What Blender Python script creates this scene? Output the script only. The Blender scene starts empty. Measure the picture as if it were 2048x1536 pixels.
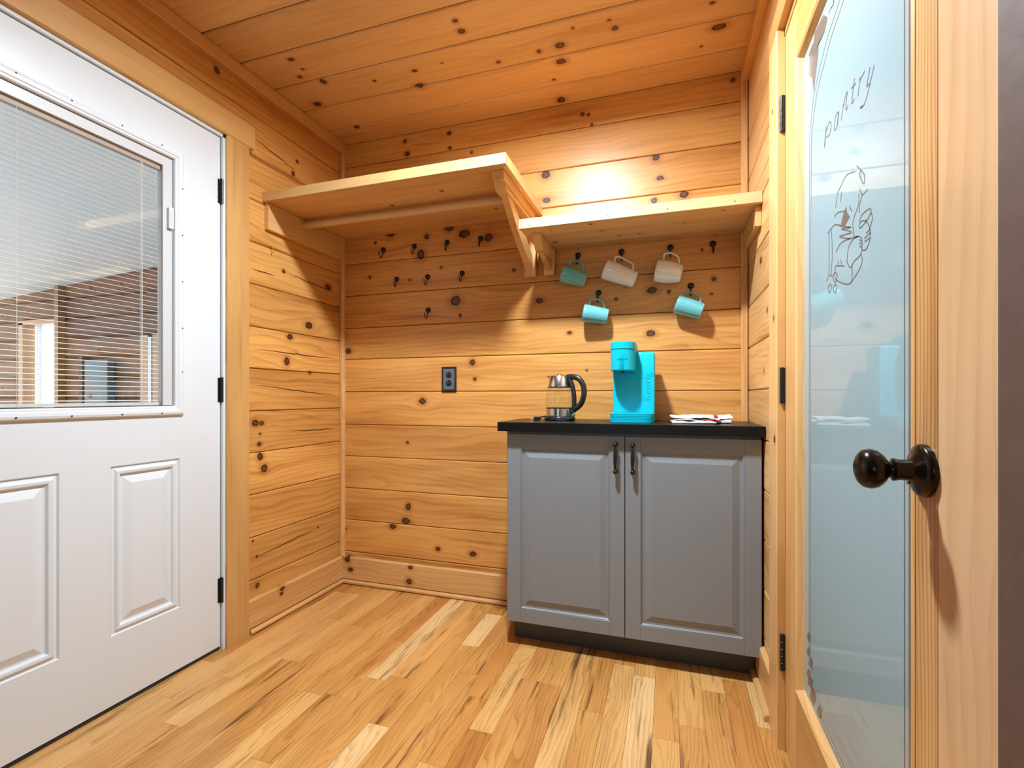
import bpy, bmesh, math, random
from mathutils import Vector, Matrix

# ------------------------------------------------------------------ camera, world, exposure
scene = bpy.context.scene
COL = scene.collection
cam_data = bpy.data.cameras.new('camera')
cam_data.sensor_width = 36.0
cam_data.lens = 969.73 / 2048 * 36.0
cam_data.shift_y = (793.3 - 768.0) / 2048.0
cam_data.clip_start = 0.02
cam = bpy.data.objects.new('camera', cam_data)
cam.location = (1.708, -2.239, 1.01)
cam.rotation_euler = (math.pi / 2, 0, 0.314583)
COL.objects.link(cam)
scene.camera = cam

world = bpy.data.worlds.new('daylight')
scene.world = world
world.use_nodes = True
bg = world.node_tree.nodes['Background']
bg.inputs[0].default_value = (0.86, 0.94, 1.0, 1)
bg.inputs[1].default_value = WORLD_STRENGTH = 3.0

vs = scene.view_settings
vs.view_transform = 'Standard'
vs.look = 'None'
vs.exposure = 0.0
vs.gamma = 1.0
vs.use_curve_mapping = False
scene.cycles.max_bounces = 6
scene.cycles.diffuse_bounces = 3
scene.cycles.glossy_bounces = 3
scene.cycles.transparent_max_bounces = 20
scene.cycles.use_adaptive_sampling = True
scene.cycles.adaptive_threshold = 0.02
scene.cycles.use_light_tree = False
scene.cycles.caustics_reflective = False
scene.cycles.caustics_refractive = False

LAMP_POS = (1.28, -1.0)
LAMP_STRENGTH = 1740.0

# ------------------------------------------------------------------ helpers
WM = {}
rnd = random.Random(7)

def frame(O, u, v):
    u = Vector(u).normalized(); v = Vector(v).normalized(); n = u.cross(v)
    M = Matrix.Identity(4)
    for i in range(3):
        M[i][0] = u[i]; M[i][1] = v[i]; M[i][2] = n[i]; M[i][3] = O[i]
    return M

def link(name, data, parent=None, M=None):
    o = bpy.data.objects.new(name, data)
    COL.objects.link(o)
    M = M if M is not None else Matrix.Identity(4)
    WM[o.as_pointer()] = M.copy()
    if parent is not None:
        o.parent = parent
        o.matrix_parent_inverse = WM[parent.as_pointer()].inverted()
    o.matrix_basis = M
    return o

def thing(name, label, cat, loc=(0, 0, 0), group=None):
    o = link(name, None, None, Matrix.Translation(loc))
    o.empty_display_size = 0.05
    o['label'] = label; o['category'] = cat
    if group: o['group'] = group
    return o

def tag(o, label, cat, group=None):
    o['label'] = label; o['category'] = cat
    if group: o['group'] = group
    return o

def struct(o, label=None):
    o['kind'] = 'structure'
    if label: o['label'] = label
    return o

def mesh_obj(name, verts, faces, mat, parent=None, M=None, smooth=False, recalc=True):
    me = bpy.data.meshes.new(name)
    me.from_pydata([tuple(v) for v in verts], [], faces)
    if recalc:
        bm = bmesh.new(); bm.from_mesh(me)
        bmesh.ops.remove_doubles(bm, verts=bm.verts, dist=1e-6)
        bmesh.ops.recalc_face_normals(bm, faces=bm.faces)
        bm.to_mesh(me); bm.free()
    me.materials.append(mat)
    if smooth:
        for p in me.polygons: p.use_smooth = True
        try: me.set_sharp_from_angle(angle=math.radians(35))
        except Exception: pass
    return link(name, me, parent, M)

def board(name, parent, O, u, v, L, W, T, mat, ch=0.0):
    """a plank: local x = length, local y = width, front face at local z = 0"""
    if ch > 0:
        pr = [(0, -T), (W, -T), (W, -ch), (W - ch, 0), (ch, 0), (0, -ch)]
    else:
        pr = [(0, -T), (W, -T), (W, 0), (0, 0)]
    n = len(pr)
    vs_ = [(0, a, b) for a, b in pr] + [(L, a, b) for a, b in pr]
    fs = [[i, (i + 1) % n, n + (i + 1) % n, n + i] for i in range(n)] + [list(range(n))[::-1], list(range(n, 2 * n))]
    return mesh_obj(name, vs_, fs, mat, parent, frame(O, u, v))

def box(name, parent, a, b, mat, bev=0.0):
    """axis aligned box from corner a to corner b (world), own origin at a"""
    a = Vector(a); b = Vector(b); s = b - a
    vs_ = [(x, y, z) for x in (0, s.x) for y in (0, s.y) for z in (0, s.z)]
    fs = [(0, 1, 3, 2), (4, 6, 7, 5), (0, 4, 5, 1), (2, 3, 7, 6), (0, 2, 6, 4), (1, 5, 7, 3)]
    o = mesh_obj(name, vs_, fs, mat, parent, Matrix.Translation(a))
    if bev > 0:
        bm = bmesh.new(); bm.from_mesh(o.data)
        bmesh.ops.bevel(bm, geom=bm.edges[:], offset=bev, segments=2, affect='EDGES', profile=0.5)
        bm.to_mesh(o.data); bm.free()
    return o

def lathe(name, parent, prof, mat, M, seg=40, smooth=True, close=False):
    """profile (r, h) spun about local z"""
    vs_ = []; fs = []
    for r, h in prof:
        for k in range(seg):
            t = 2 * math.pi * k / seg
            vs_.append((r * math.cos(t), r * math.sin(t), h))
    m = len(prof)
    for i in range(m - 1 + (1 if close else 0)):
        for k in range(seg):
            a = i * seg + k; b = i * seg + (k + 1) % seg
            j = (i + 1) % m
            fs.append((a, b, j * seg + (k + 1) % seg, j * seg + k))
    return mesh_obj(name, vs_, fs, mat, parent, M, smooth)

def bez(pts, n=8):
    """catmull-rom through pts"""
    P = [Vector(p) for p in pts]; out = []
    for i in range(len(P) - 1):
        p0 = P[max(i - 1, 0)]; p1 = P[i]; p2 = P[i + 1]; p3 = P[min(i + 2, len(P) - 1)]
        for k in range(n):
            t = k / n
            out.append(0.5 * ((2 * p1) + (p2 - p0) * t + (2 * p0 - 5 * p1 + 4 * p2 - p3) * t * t + (3 * p1 - p0 - 3 * p2 + p3) * t ** 3))
    out.append(P[-1]); return out

def tube(name, parent, pts, r, mat, M=None, seg=10, flat=1.0, radii=None):
    P = [Vector(p) for p in pts]; vs_ = []; fs = []
    up = None
    for i, p in enumerate(P):
        d = (P[min(i + 1, len(P) - 1)] - P[max(i - 1, 0)]).normalized()
        if up is None:
            up = Vector((0, 0, 1)) if abs(d.z) < 0.9 else Vector((0, 1, 0))
        s = d.cross(up)
        s = s.normalized() if s.length > 1e-5 else Vector((1, 0, 0))
        up = s.cross(d).normalized()
        rr = radii[i] if radii else r
        for k in range(seg):
            t = 2 * math.pi * k / seg
            vs_.append(p + s * math.cos(t) * rr * flat + up * math.sin(t) * rr)
    for i in range(len(P) - 1):
        for k in range(seg):
            fs.append((i * seg + k, i * seg + (k + 1) % seg, (i + 1) * seg + (k + 1) % seg, (i + 1) * seg + k))
    fs.append(tuple(range(seg))[::-1]); fs.append(tuple(range((len(P) - 1) * seg, len(P) * seg)))
    return mesh_obj(name, vs_, fs, mat, parent, M, True)

def rings(name, parent, O, u, v, w, h, prof, mat, cap=True):
    """concentric rectangular loops (inset, height): mouldings and raised panels"""
    vs_ = []; fs = []
    for ins, d in prof:
        vs_ += [(ins, ins, d), (w - ins, ins, d), (w - ins, h - ins, d), (ins, h - ins, d)]
    for i in range(len(prof) - 1):
        for k in range(4):
            a = i * 4 + k; b = i * 4 + (k + 1) % 4
            fs.append((a, b, b + 4, a + 4))
    if cap: fs.append(tuple((len(prof) - 1) * 4 + k for k in range(4)))
    return mesh_obj(name, vs_, fs, mat, parent, frame(O, u, v), recalc=False)

def prism(name, parent, poly, T, mat, M, smooth=False):
    n = len(poly)
    vs_ = [(a, b, 0) for a, b in poly] + [(a, b, T) for a, b in poly]
    fs = [tuple(range(n))[::-1], tuple(range(n, 2 * n))] + [(i, (i + 1) % n, n + (i + 1) % n, n + i) for i in range(n)]
    return mesh_obj(name, vs_, fs, mat, parent, M, smooth)

# ------------------------------------------------------------------ materials
def new_mat(name):
    m = bpy.data.materials.new(name); m.use_nodes = True
    return m, m.node_tree, m.node_tree.nodes['Principled BSDF']

def plain(name, col, rough=0.5, metal=0.0, noise=0.06, scale=40.0, bump=0.0, coat=0.0, spec=0.5):
    m, nt, b = new_mat(name)
    N = nt.nodes; Lk = nt.links
    tc = N.new('ShaderNodeTexCoord'); tx = N.new('ShaderNodeTexNoise')
    tx.inputs['Scale'].default_value = scale; tx.inputs['Detail'].default_value = 3
    Lk.new(tc.outputs['Object'], tx.inputs['Vector'])
    mx = N.new('ShaderNodeMix'); mx.data_type = 'RGBA'
    mx.inputs[6].default_value = tuple(c * (1 - noise) for c in col) + (1,)
    mx.inputs[7].default_value = tuple(min(1, c * (1 + noise)) for c in col) + (1,)
    Lk.new(tx.outputs['Fac'], mx.inputs[0]); Lk.new(mx.outputs[2], b.inputs['Base Color'])
    b.inputs['Roughness'].default_value = rough; b.inputs['Metallic'].default_value = metal
    b.inputs['Coat Weight'].default_value = coat
    b.inputs['Specular IOR Level'].default_value = spec
    if bump > 0:
        bp = N.new('ShaderNodeBump'); bp.inputs['Strength'].default_value = bump; bp.inputs['Distance'].default_value = 0.002
        Lk.new(tx.outputs['Fac'], bp.inputs['Height']); Lk.new(bp.outputs['Normal'], b.inputs['Normal'])
    return m

class G:
    """tiny helper to write math node groups"""
    def __init__(s, name, ins, outs):
        s.t = bpy.data.node_groups.new(name, 'ShaderNodeTree')
        for n_, ty, d in ins:
            k = s.t.interface.new_socket(n_, in_out='INPUT', socket_type=ty)
            if d is not None: k.default_value = d
        for n_, ty in outs: s.t.interface.new_socket(n_, in_out='OUTPUT', socket_type=ty)
        s.i = s.t.nodes.new('NodeGroupInput'); s.o = s.t.nodes.new('NodeGroupOutput')
    def m(s, op, a, b=None, c=None, clamp=False):
        n_ = s.t.nodes.new('ShaderNodeMath'); n_.operation = op; n_.use_clamp = clamp
        for k, x in enumerate((a, b, c)):
            if x is None: continue
            if isinstance(x, (int, float)): n_.inputs[k].default_value = x
            else: s.t.links.new(x, n_.inputs[k])
        return n_.outputs[0]
    def vec(s, x, y, z):
        n_ = s.t.nodes.new('ShaderNodeCombineXYZ')
        for k, q in enumerate((x, y, z)):
            if isinstance(q, (int, float)): n_.inputs[k].default_value = q
            else: s.t.links.new(q, n_.inputs[k])
        return n_.outputs[0]
    def noise(s, vec, scale=1.0, detail=2.0, rough=0.5):
        n_ = s.t.nodes.new('ShaderNodeTexNoise')
        n_.inputs['Scale'].default_value = scale; n_.inputs['Detail'].default_value = detail; n_.inputs['Roughness'].default_value = rough
        s.t.links.new(vec, n_.inputs['Vector']); return n_.outputs['Fac']
    def ramp(s, fac, stops, interp='LINEAR'):
        n_ = s.t.nodes.new('ShaderNodeValToRGB'); cr = n_.color_ramp; cr.interpolation = interp
        while len(cr.elements) < len(stops): cr.elements.new(0.5)
        for e, (p, c) in zip(cr.elements, stops):
            e.position = p; e.color = (c, c, c, 1) if isinstance(c, (int, float)) else tuple(c) + (1,)
        s.t.links.new(fac, n_.inputs[0]); return n_.outputs[0]
    def mix(s, f, a, b, mode='MIX'):
        n_ = s.t.nodes.new('ShaderNodeMix'); n_.data_type = 'RGBA'; n_.blend_type = mode
        for k, x in ((0, f), (6, a), (7, b)):
            if isinstance(x, (int, float)): n_.inputs[k].default_value = x
            elif isinstance(x, tuple): n_.inputs[k].default_value = x + (1,)
            else: s.t.links.new(x, n_.inputs[k])
        return n_.outputs[2]
    def out(s, name, x): s.t.links.new(x, s.o.inputs[name])

FL = 'NodeSocketFloat'; CO = 'NodeSocketColor'
g = G('knot_step', [('U', FL, 0), ('V', FL, 0), ('CU', FL, 0), ('CV', FL, 0), ('R', FL, .01), ('A', FL, 1), ('D', FL, 99), ('Warp', FL, 0)], [('D', FL), ('Warp', FL)])
I = g.i.outputs
du = g.m('SUBTRACT', I['U'], I['CU']); dv = g.m('SUBTRACT', I['V'], I['CV'])
d2 = g.m('ADD', g.m('MULTIPLY', g.m('MULTIPLY', du, du), I['A']), g.m('MULTIPLY', dv, dv))
dd = g.m('DIVIDE', g.m('SQRT', d2), I['R'])
g.out('D', g.m('MINIMUM', I['D'], dd))
e = g.m('ADD', g.m('POWER', g.m('DIVIDE', du, g.m('MULTIPLY', I['R'], 4.5)), 2.0), g.m('POWER', g.m('DIVIDE', dv, g.m('MULTIPLY', I['R'], 2.6)), 2.0))
ex = g.m('EXPONENT', g.m('MULTIPLY', e, -1.0))
g.out('Warp', g.m('ADD', I['Warp'], g.m('MULTIPLY', g.m('MULTIPLY', dv, ex), 0.85)))
KNOT = g.t

g = G('crack_step', [('U', FL, 0), ('V', FL, 0), ('U0', FL, 0), ('V0', FL, 0), ('U1', FL, 0), ('V1', FL, 0), ('W', FL, .002), ('C', FL, 0)], [('C', FL)])
I = g.i.outputs
t = g.m('DIVIDE', g.m('SUBTRACT', I['U'], I['U0']), g.m('SUBTRACT', I['U1'], I['U0']))
wob = g.m('MULTIPLY', g.m('SUBTRACT', g.noise(g.vec(g.m('MULTIPLY', I['U'], 14.0), 0.0, I['V0']), 1.0, 3), 0.5), 0.016)
line = g.m('ADD', g.m('ADD', I['V0'], g.m('MULTIPLY', t, g.m('SUBTRACT', I['V1'], I['V0']))), wob)
wid = g.m('MULTIPLY', I['W'], g.m('MULTIPLY', g.m('MULTIPLY', t, g.m('SUBTRACT', 1.0, t)), 4.0))
near = g.m('DIVIDE', g.m('ABSOLUTE', g.m('SUBTRACT', I['V'], line)), g.m('MAXIMUM', wid, 1e-5))
ins = g.m('MULTIPLY', g.m('GREATER_THAN', t, 0.0), g.m('LESS_THAN', t, 1.0))
val = g.m('MULTIPLY', g.m('SUBTRACT', 1.6, near, clamp=True), ins)
g.out('C', g.m('MAXIMUM', I['C'], val))
CRACK = g.t

g = G('pine_core', [('U', FL, 0), ('V', FL, 0), ('Seed', FL, 0), ('Freq', FL, 42), ('D', FL, 99), ('Warp', FL, 0), ('Crack', FL, 0), ('Grain', FL, .5), ('Light', CO, None), ('Dark', CO, None)],
      [('Color', CO), ('Height', FL), ('Rough', FL)])
I = g.i.outputs
U, V, S = I['U'], I['V'], I['Seed']
ve = g.m('SUBTRACT', V, I['Warp'])
n1 = g.noise(g.vec(g.m('MULTIPLY', U, 1.1), g.m('MULTIPLY', ve, 5.0), S), 1.0, 2)
n2 = g.noise(g.vec(g.m('MULTIPLY', U, 5.0), g.m('MULTIPLY', ve, 22.0), S), 1.0, 1)
rg = g.m('ADD', g.m('ADD', g.m('MULTIPLY', ve, I['Freq']), g.m('MULTIPLY', n1, 7.0)), g.m('MULTIPLY', n2, 0.7))
fr = g.m('FRACT', rg)
band = g.ramp(fr, [(0, 0.0), (0.45, 0.12), (0.82, 0.75), (0.93, 1.0), (1.0, 0.0)])
fib = g.noise(g.vec(g.m('MULTIPLY', U, 7.0), g.m('MULTIPLY', V, 420.0), S), 1.0, 1, .6)
tone = g.noise(g.vec(g.m('MULTIPLY', U, 1.4), g.m('MULTIPLY', ve, 7.0), g.m('ADD', S, 31.0)), 1.0, 2)
strk = g.ramp(g.noise(g.vec(g.m('MULTIPLY', U, 1.6), g.m('MULTIPLY', ve, 34.0), g.m('ADD', S, 11.0)), 1.0, 2), [(0.55, 0.0), (0.78, 1.0)])
f = g.m('ADD', g.m('MULTIPLY', band, I['Grain']), g.m('MULTIPLY', g.m('SUBTRACT', fib, .5), .35))
f = g.m('ADD', f, g.m('MULTIPLY', g.m('SUBTRACT', tone, .42), 1.5))
f = g.m('ADD', f, g.m('MULTIPLY', strk, .45), None, clamp=True)
col = g.mix(f, I['Light'], I['Dark'])
dn = g.m('ADD', I['D'], g.m('MULTIPLY', g.m('SUBTRACT', g.noise(g.vec(g.m('MULTIPLY', U, 90.0), g.m('MULTIPLY', V, 90.0), S), 1.0, 1), .5), .55))
halo = g.m('MULTIPLY', g.ramp(g.m('MULTIPLY', dn, .25), [(0.22, 1.0), (0.62, 0.0)], 'EASE'), .55)
col = g.mix(halo, col, (0.33, 0.115, 0.022))
kf = g.ramp(dn, [(0.9, 1.0), (1.08, 0.0)])
kn = g.ramp(g.noise(g.vec(g.m('MULTIPLY', dn, 5.0), g.m('MULTIPLY', U, 30.0), S), 1.0, 1), [(0.3, (0.075, 0.020, 0.008)), (0.7, (0.16, 0.050, 0.016))])
rim = g.ramp(dn, [(0.5, 0.0), (0.8, 1.0)])
kc = g.mix(rim, kn, (0.018, 0.006, 0.003))
col = g.mix(kf, col, kc)
col = g.mix(I['Crack'], col, (0.02, 0.008, 0.004))
g.out('Color', col)
g.out('Height', g.m('SUBTRACT', g.m('ADD', g.m('MULTIPLY', fib, .5), g.m('MULTIPLY', band, .3)), g.m('MULTIPLY', I['Crack'], 3.0)))
g.out('Rough', g.m('ADD', 0.0, g.m('MULTIPLY', fib, .12)))
PINE = g.t

PINE_L = (0.70, 0.345, 0.094); PINE_D = (0.34, 0.096, 0.009)
_n = [0]
def pine(knots=(), cracks=(), light=PINE_L, dark=PINE_D, vary=0.15, rough=0.30, freq=36.0, grain=0.24, bump=0.12, name='pine'):
    _n[0] += 1
    m, nt, b = new_mat(name)
    N = nt.nodes; Lk = nt.links
    tc = N.new('ShaderNodeTexCoord'); sp = N.new('ShaderNodeSeparateXYZ')
    Lk.new(tc.outputs['Object'], sp.inputs[0])
    core = N.new('ShaderNodeGroup'); core.node_tree = PINE
    seed = rnd.uniform(0, 400)
    k = 1 + rnd.uniform(-vary, vary); w = rnd.uniform(-.05, .05)
    core.inputs['Seed'].default_value = seed; core.inputs['Freq'].default_value = freq * rnd.uniform(.7, 1.3)
    core.inputs['Grain'].default_value = grain
    core.inputs['Light'].default_value = (light[0] * k, light[1] * k * (1 + w * .5), light[2] * k * (1 + w), 1)
    core.inputs['Dark'].default_value = (dark[0] * k, dark[1] * k, dark[2] * k, 1)
    Lk.new(sp.outputs[0], core.inputs['U']); Lk.new(sp.outputs[1], core.inputs['V'])
    prev = None
    for (cu, cv, r) in knots:
        q = N.new('ShaderNodeGroup'); q.node_tree = KNOT
        Lk.new(sp.outputs[0], q.inputs['U']); Lk.new(sp.outputs[1], q.inputs['V'])
        q.inputs['CU'].default_value = cu; q.inputs['CV'].default_value = cv; q.inputs['R'].default_value = r; q.inputs['A'].default_value = rnd.choice((.45, .6, .8, 1.0, 1.3))
        if prev:
            Lk.new(prev.outputs['D'], q.inputs['D']); Lk.new(prev.outputs['Warp'], q.inputs['Warp'])
        prev = q
    if prev:
        Lk.new(prev.outputs['D'], core.inputs['D']); Lk.new(prev.outputs['Warp'], core.inputs['Warp'])
    prev = None
    for (u0, v0, u1, v1, cw) in cracks:
        q = N.new('ShaderNodeGroup'); q.node_tree = CRACK
        Lk.new(sp.outputs[0], q.inputs['U']); Lk.new(sp.outputs[1], q.inputs['V'])
        for nm, x in (('U0', u0), ('V0', v0), ('U1', u1), ('V1', v1), ('W', cw)): q.inputs[nm].default_value = x
        if prev: Lk.new(prev.outputs['C'], q.inputs['C'])
        prev = q
    if prev: Lk.new(prev.outputs['C'], core.inputs['Crack'])
    Lk.new(core.outputs['Color'], b.inputs['Base Color'])
    ad = N.new('ShaderNodeMath'); ad.operation = 'ADD'; ad.inputs[1].default_value = rough
    Lk.new(core.outputs['Rough'], ad.inputs[0]); Lk.new(ad.outputs[0], b.inputs['Roughness'])
    return m

def oak():
    m, nt, b = new_mat('oak_floor')
    N = nt.nodes; Lk = nt.links
    tc = N.new('ShaderNodeTexCoord'); sp = N.new('ShaderNodeSeparateXYZ'); oi = N.new('ShaderNodeObjectInfo')
    Lk.new(tc.outputs['Object'], sp.inputs[0])
    g = G('oak_core', [('U', FL, 0), ('V', FL, 0), ('R', FL, 0)], [('Color', CO), ('Height', FL)])
    I = g.i.outputs; U, V, R = I['U'], I['V'], I['R']
    S = g.m('MULTIPLY', R, 300.0)
    n1 = g.noise(g.vec(g.m('MULTIPLY', U, 1.6), g.m('MULTIPLY', V, 9.0), S), 1.0, 2)
    n2 = g.noise(g.vec(g.m('MULTIPLY', U, 6.0), g.m('MULTIPLY', V, 40.0), S), 1.0, 2)
    rg = g.m('ADD', g.m('ADD', g.m('MULTIPLY', V, 75.0), g.m('MULTIPLY', n1, 11.0)), g.m('MULTIPLY', n2, 1.2))
    band = g.ramp(g.m('FRACT', rg), [(0, 0.0), (0.5, 0.15), (0.85, 0.8), (0.95, 1.0), (1.0, 0.0)])
    fib = g.noise(g.vec(g.m('MULTIPLY', U, 12.0), g.m('MULTIPLY', V, 700.0), S), 1.0, 1, .65)
    tone = g.noise(g.vec(g.m('MULTIPLY', U, 2.2), g.m('MULTIPLY', V, 10.0), g.m('ADD', S, 5.0)), 1.0, 3)
    base = g.ramp(R, [(0.0, (.60, .295, .085)), (.14, (.70, .39, .135)), (.28, (.56, .25, .065)), (.42, (.68, .36, .115)), (.56, (.64, .31, .09)), (.72, (.76, .48, .215)), (.78, (.60, .29, .08)), (.90, (.47, .19, .048))], 'CONSTANT')
    dark = g.mix(1.0, base, (.48, .33, .22), 'MULTIPLY')
    f = g.m('ADD', g.m('MULTIPLY', band, .42), g.m('MULTIPLY', g.m('SUBTRACT', fib, .5), .6))
    f = g.m('ADD', f, g.m('MULTIPLY', g.m('SUBTRACT', tone, .45), 1.5), None, clamp=True)
    col = g.mix(f, base, dark)
    st = g.ramp(g.noise(g.vec(g.m('MULTIPLY', U, 2.0), g.m('MULTIPLY', V, 30.0), g.m('ADD', S, 77.0)), 1.0, 4, .6), [(0.585, 0.0), (0.70, 1.0)])
    col = g.mix(g.m('MULTIPLY', st, .85), col, (.085, .032, .012))
    g.out('Color', col); g.out('Height', g.m('ADD', fib, g.m('MULTIPLY', band, -.3)))
    core = N.new('ShaderNodeGroup'); core.node_tree = g.t
    Lk.new(sp.outputs[0], core.inputs['U']); Lk.new(sp.outputs[1], core.inputs['V']); Lk.new(oi.outputs['Random'], core.inputs['R'])
    Lk.new(core.outputs['Color'], b.inputs['Base Color']); b.inputs['Roughness'].default_value = 0.27
    return m

def clear_glass(name, tint=(1, 1, 1), refl=1.0, rough=0.0):
    m = bpy.data.materials.new(name); m.use_nodes = True
    nt = m.node_tree; N = nt.nodes; N.clear()
    out = N.new('ShaderNodeOutputMaterial'); mx = N.new('ShaderNodeMixShader'); tr = N.new('ShaderNodeBsdfTransparent'); gl = N.new('ShaderNodeBsdfGlossy')
    fr = N.new('ShaderNodeFresnel'); fr.inputs[0].default_value = 1.45
    tr.inputs[0].default_value = tint + (1,); gl.inputs['Roughness'].default_value = rough
    ml = N.new('ShaderNodeMath'); ml.operation = 'MULTIPLY'; ml.inputs[1].default_value = refl
    ge = N.new('ShaderNodeNewGeometry'); mi = N.new('ShaderNodeMix'); mi.data_type = 'FLOAT'
    mi.inputs[2].default_value = 1.45; mi.inputs[3].default_value = 1 / 1.45      # same fresnel on both faces of the pane
    nt.links.new(ge.outputs['Backfacing'], mi.inputs[0]); nt.links.new(mi.outputs[0], fr.inputs[0])
    nt.links.new(fr.outputs[0], ml.inputs[0]); nt.links.new(ml.outputs[0], mx.inputs[0])
    nt.links.new(tr.outputs[0], mx.inputs[1]); nt.links.new(gl.outputs[0], mx.inputs[2]); nt.links.new(mx.outputs[0], out.inputs[0])
    return m

def emitter(name, col, strength):
    m = bpy.data.materials.new(name); m.use_nodes = True
    nt = m.node_tree; N = nt.nodes; N.clear()
    out = N.new('ShaderNodeOutputMaterial'); em = N.new('ShaderNodeEmission')
    em.inputs[0].default_value = col + (1,); em.inputs[1].default_value = strength
    nt.links.new(em.outputs[0], out.inputs[0]); return m

WHITE = plain('white_door_paint', (.71, .755, .795), .35, noise=.015, scale=15)
VINYL = plain('white_vinyl', (.72, .76, .80), .3, noise=.01)
GREYV = plain('pale_grey_channel', (.60, .61, .62), .4, noise=.02)
BLACK = plain('black_metal', (.012, .012, .013), .32, metal=.3, noise=.2)
GASKET = plain('black_gasket', (.02, .02, .022), .6)
GREYCAB = plain('grey_cabinet_lacquer', (.222, .240, .256), .32, noise=.02, scale=8)
KICK = plain('dark_grey_plinth', (.050, .055, .060), .4, noise=.05)
LAMIN = plain('black_laminate', (.006, .006, .006), .33, noise=.3, scale=120, bump=.04, spec=.22)
BRONZE = plain('oil_rubbed_bronze', (.022, .015, .012), .22, metal=.75, noise=.35, scale=25)
STEEL = plain('brushed_steel', (.62, .62, .63), .2, metal=1.0, noise=.05)
PLASTIC = plain('black_plastic', (.015, .015, .016), .3, noise=.1)
TEAL = plain('turquoise_plastic', (.0, .47, .62), .35, noise=.02, spec=.3)
TEALD = plain('turquoise_gap_shade', (.0, .34, .44), .35, noise=.02)  # darker copy of the body plastic, shade of the lid gap painted in
MUGT = plain('teal_glaze', (.135, .42, .46), .12, noise=.04, scale=60, coat=.4)
MUGW = plain('white_glaze', (.74, .72, .70), .12, noise=.02, coat=.4)
MUGIN = plain('pale_glaze', (.66, .69, .68), .2, noise=.02)
BRASS = plain('brass_wire', (.75, .52, .18), .25, metal=1.0, noise=.05)
CLOTH = plain('white_cotton', (.84, .84, .84), .9, noise=.05, scale=300, bump=.3)
CLOTHR = plain('red_stripe_cotton', (.42, .03, .035), .9, noise=.1, scale=300, bump=.3)
SLAT = plain('blind_slat', (.78, .76, .72), .4, noise=.02)
BACKER = plain('dark_gap', (.04, .018, .008), .8)
SLATE = plain('dark_grey_plate', (.11, .125, .145), .35, noise=.05)
DARKPOST = plain('dark_brown_casing', (.10, .056, .042), .6, noise=.25, scale=30, bump=.4)  # rough dark brown for the near pantry casing
ETCH = plain('dark_etch_line', (.15, .12, .10), .3, noise=.25, scale=200)  # unlit pantry behind the clear lines painted in as opaque brown
GLASS = clear_glass('window_glass')
KGLASS = clear_glass('kettle_glass', (.93, .95, .95), 1.0, .02)
OAK = oak()

def frosted():
    m, nt, b = new_mat('frosted_glass')
    N = nt.nodes; Lk = nt.links
    b.inputs['Base Color'].default_value = (.37, .50, .54, 1); b.inputs['Roughness'].default_value = .012; b.inputs['IOR'].default_value = 1.45
    tr = N.new('ShaderNodeBsdfTranslucent'); tr.inputs[0].default_value = (.40, .54, .58, 1)
    mx = N.new('ShaderNodeMixShader'); mx.inputs[0].default_value = .2
    out = N['Material Output']
    Lk.new(b.outputs[0], mx.inputs[1]); Lk.new(tr.outputs[0], mx.inputs[2]); Lk.new(mx.outputs[0], out.inputs[0])
    return m
FROST = frosted()

RW = 2.02; CEIL = 2.38; REAR = -2.6
X_, Y_, Z_ = (1, 0, 0), (0, 1, 0), (0, 0, 1)
NX, NY, NZ = (-1, 0, 0), (0, -1, 0), (0, 0, -1)

# ------------------------------------------------------------------ floor
floor = struct(box('floor', None, (-.12, REAR, -.06), (RW + .1, .05, -.019), BACKER), 'golden oak strip floor running toward the back wall')
PW = .0762
x = RW + .02; col_i = 0
frnd = random.Random(21)
while x > -.01:
    w = PW
    y = REAR - frnd.uniform(0, .5)
    while y < 0:
        L = frnd.choice((.32, .45, .55, .7, .85, 1.05, 1.2)) * frnd.uniform(.85, 1.15)
        y0 = max(y, REAR); y1 = min(y + L, 0.0)
        if 0 - y1 < .12: y1 = 0.0
        if y1 - y0 > .03:
            board('plank', floor, (x - .0003, y0 + .0003, 0), Y_, NX, y1 - y0 - .0006, w - .0006, .018, OAK, .0007)
        y = y1 if y1 < 0 else 1
    x -= w
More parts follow.
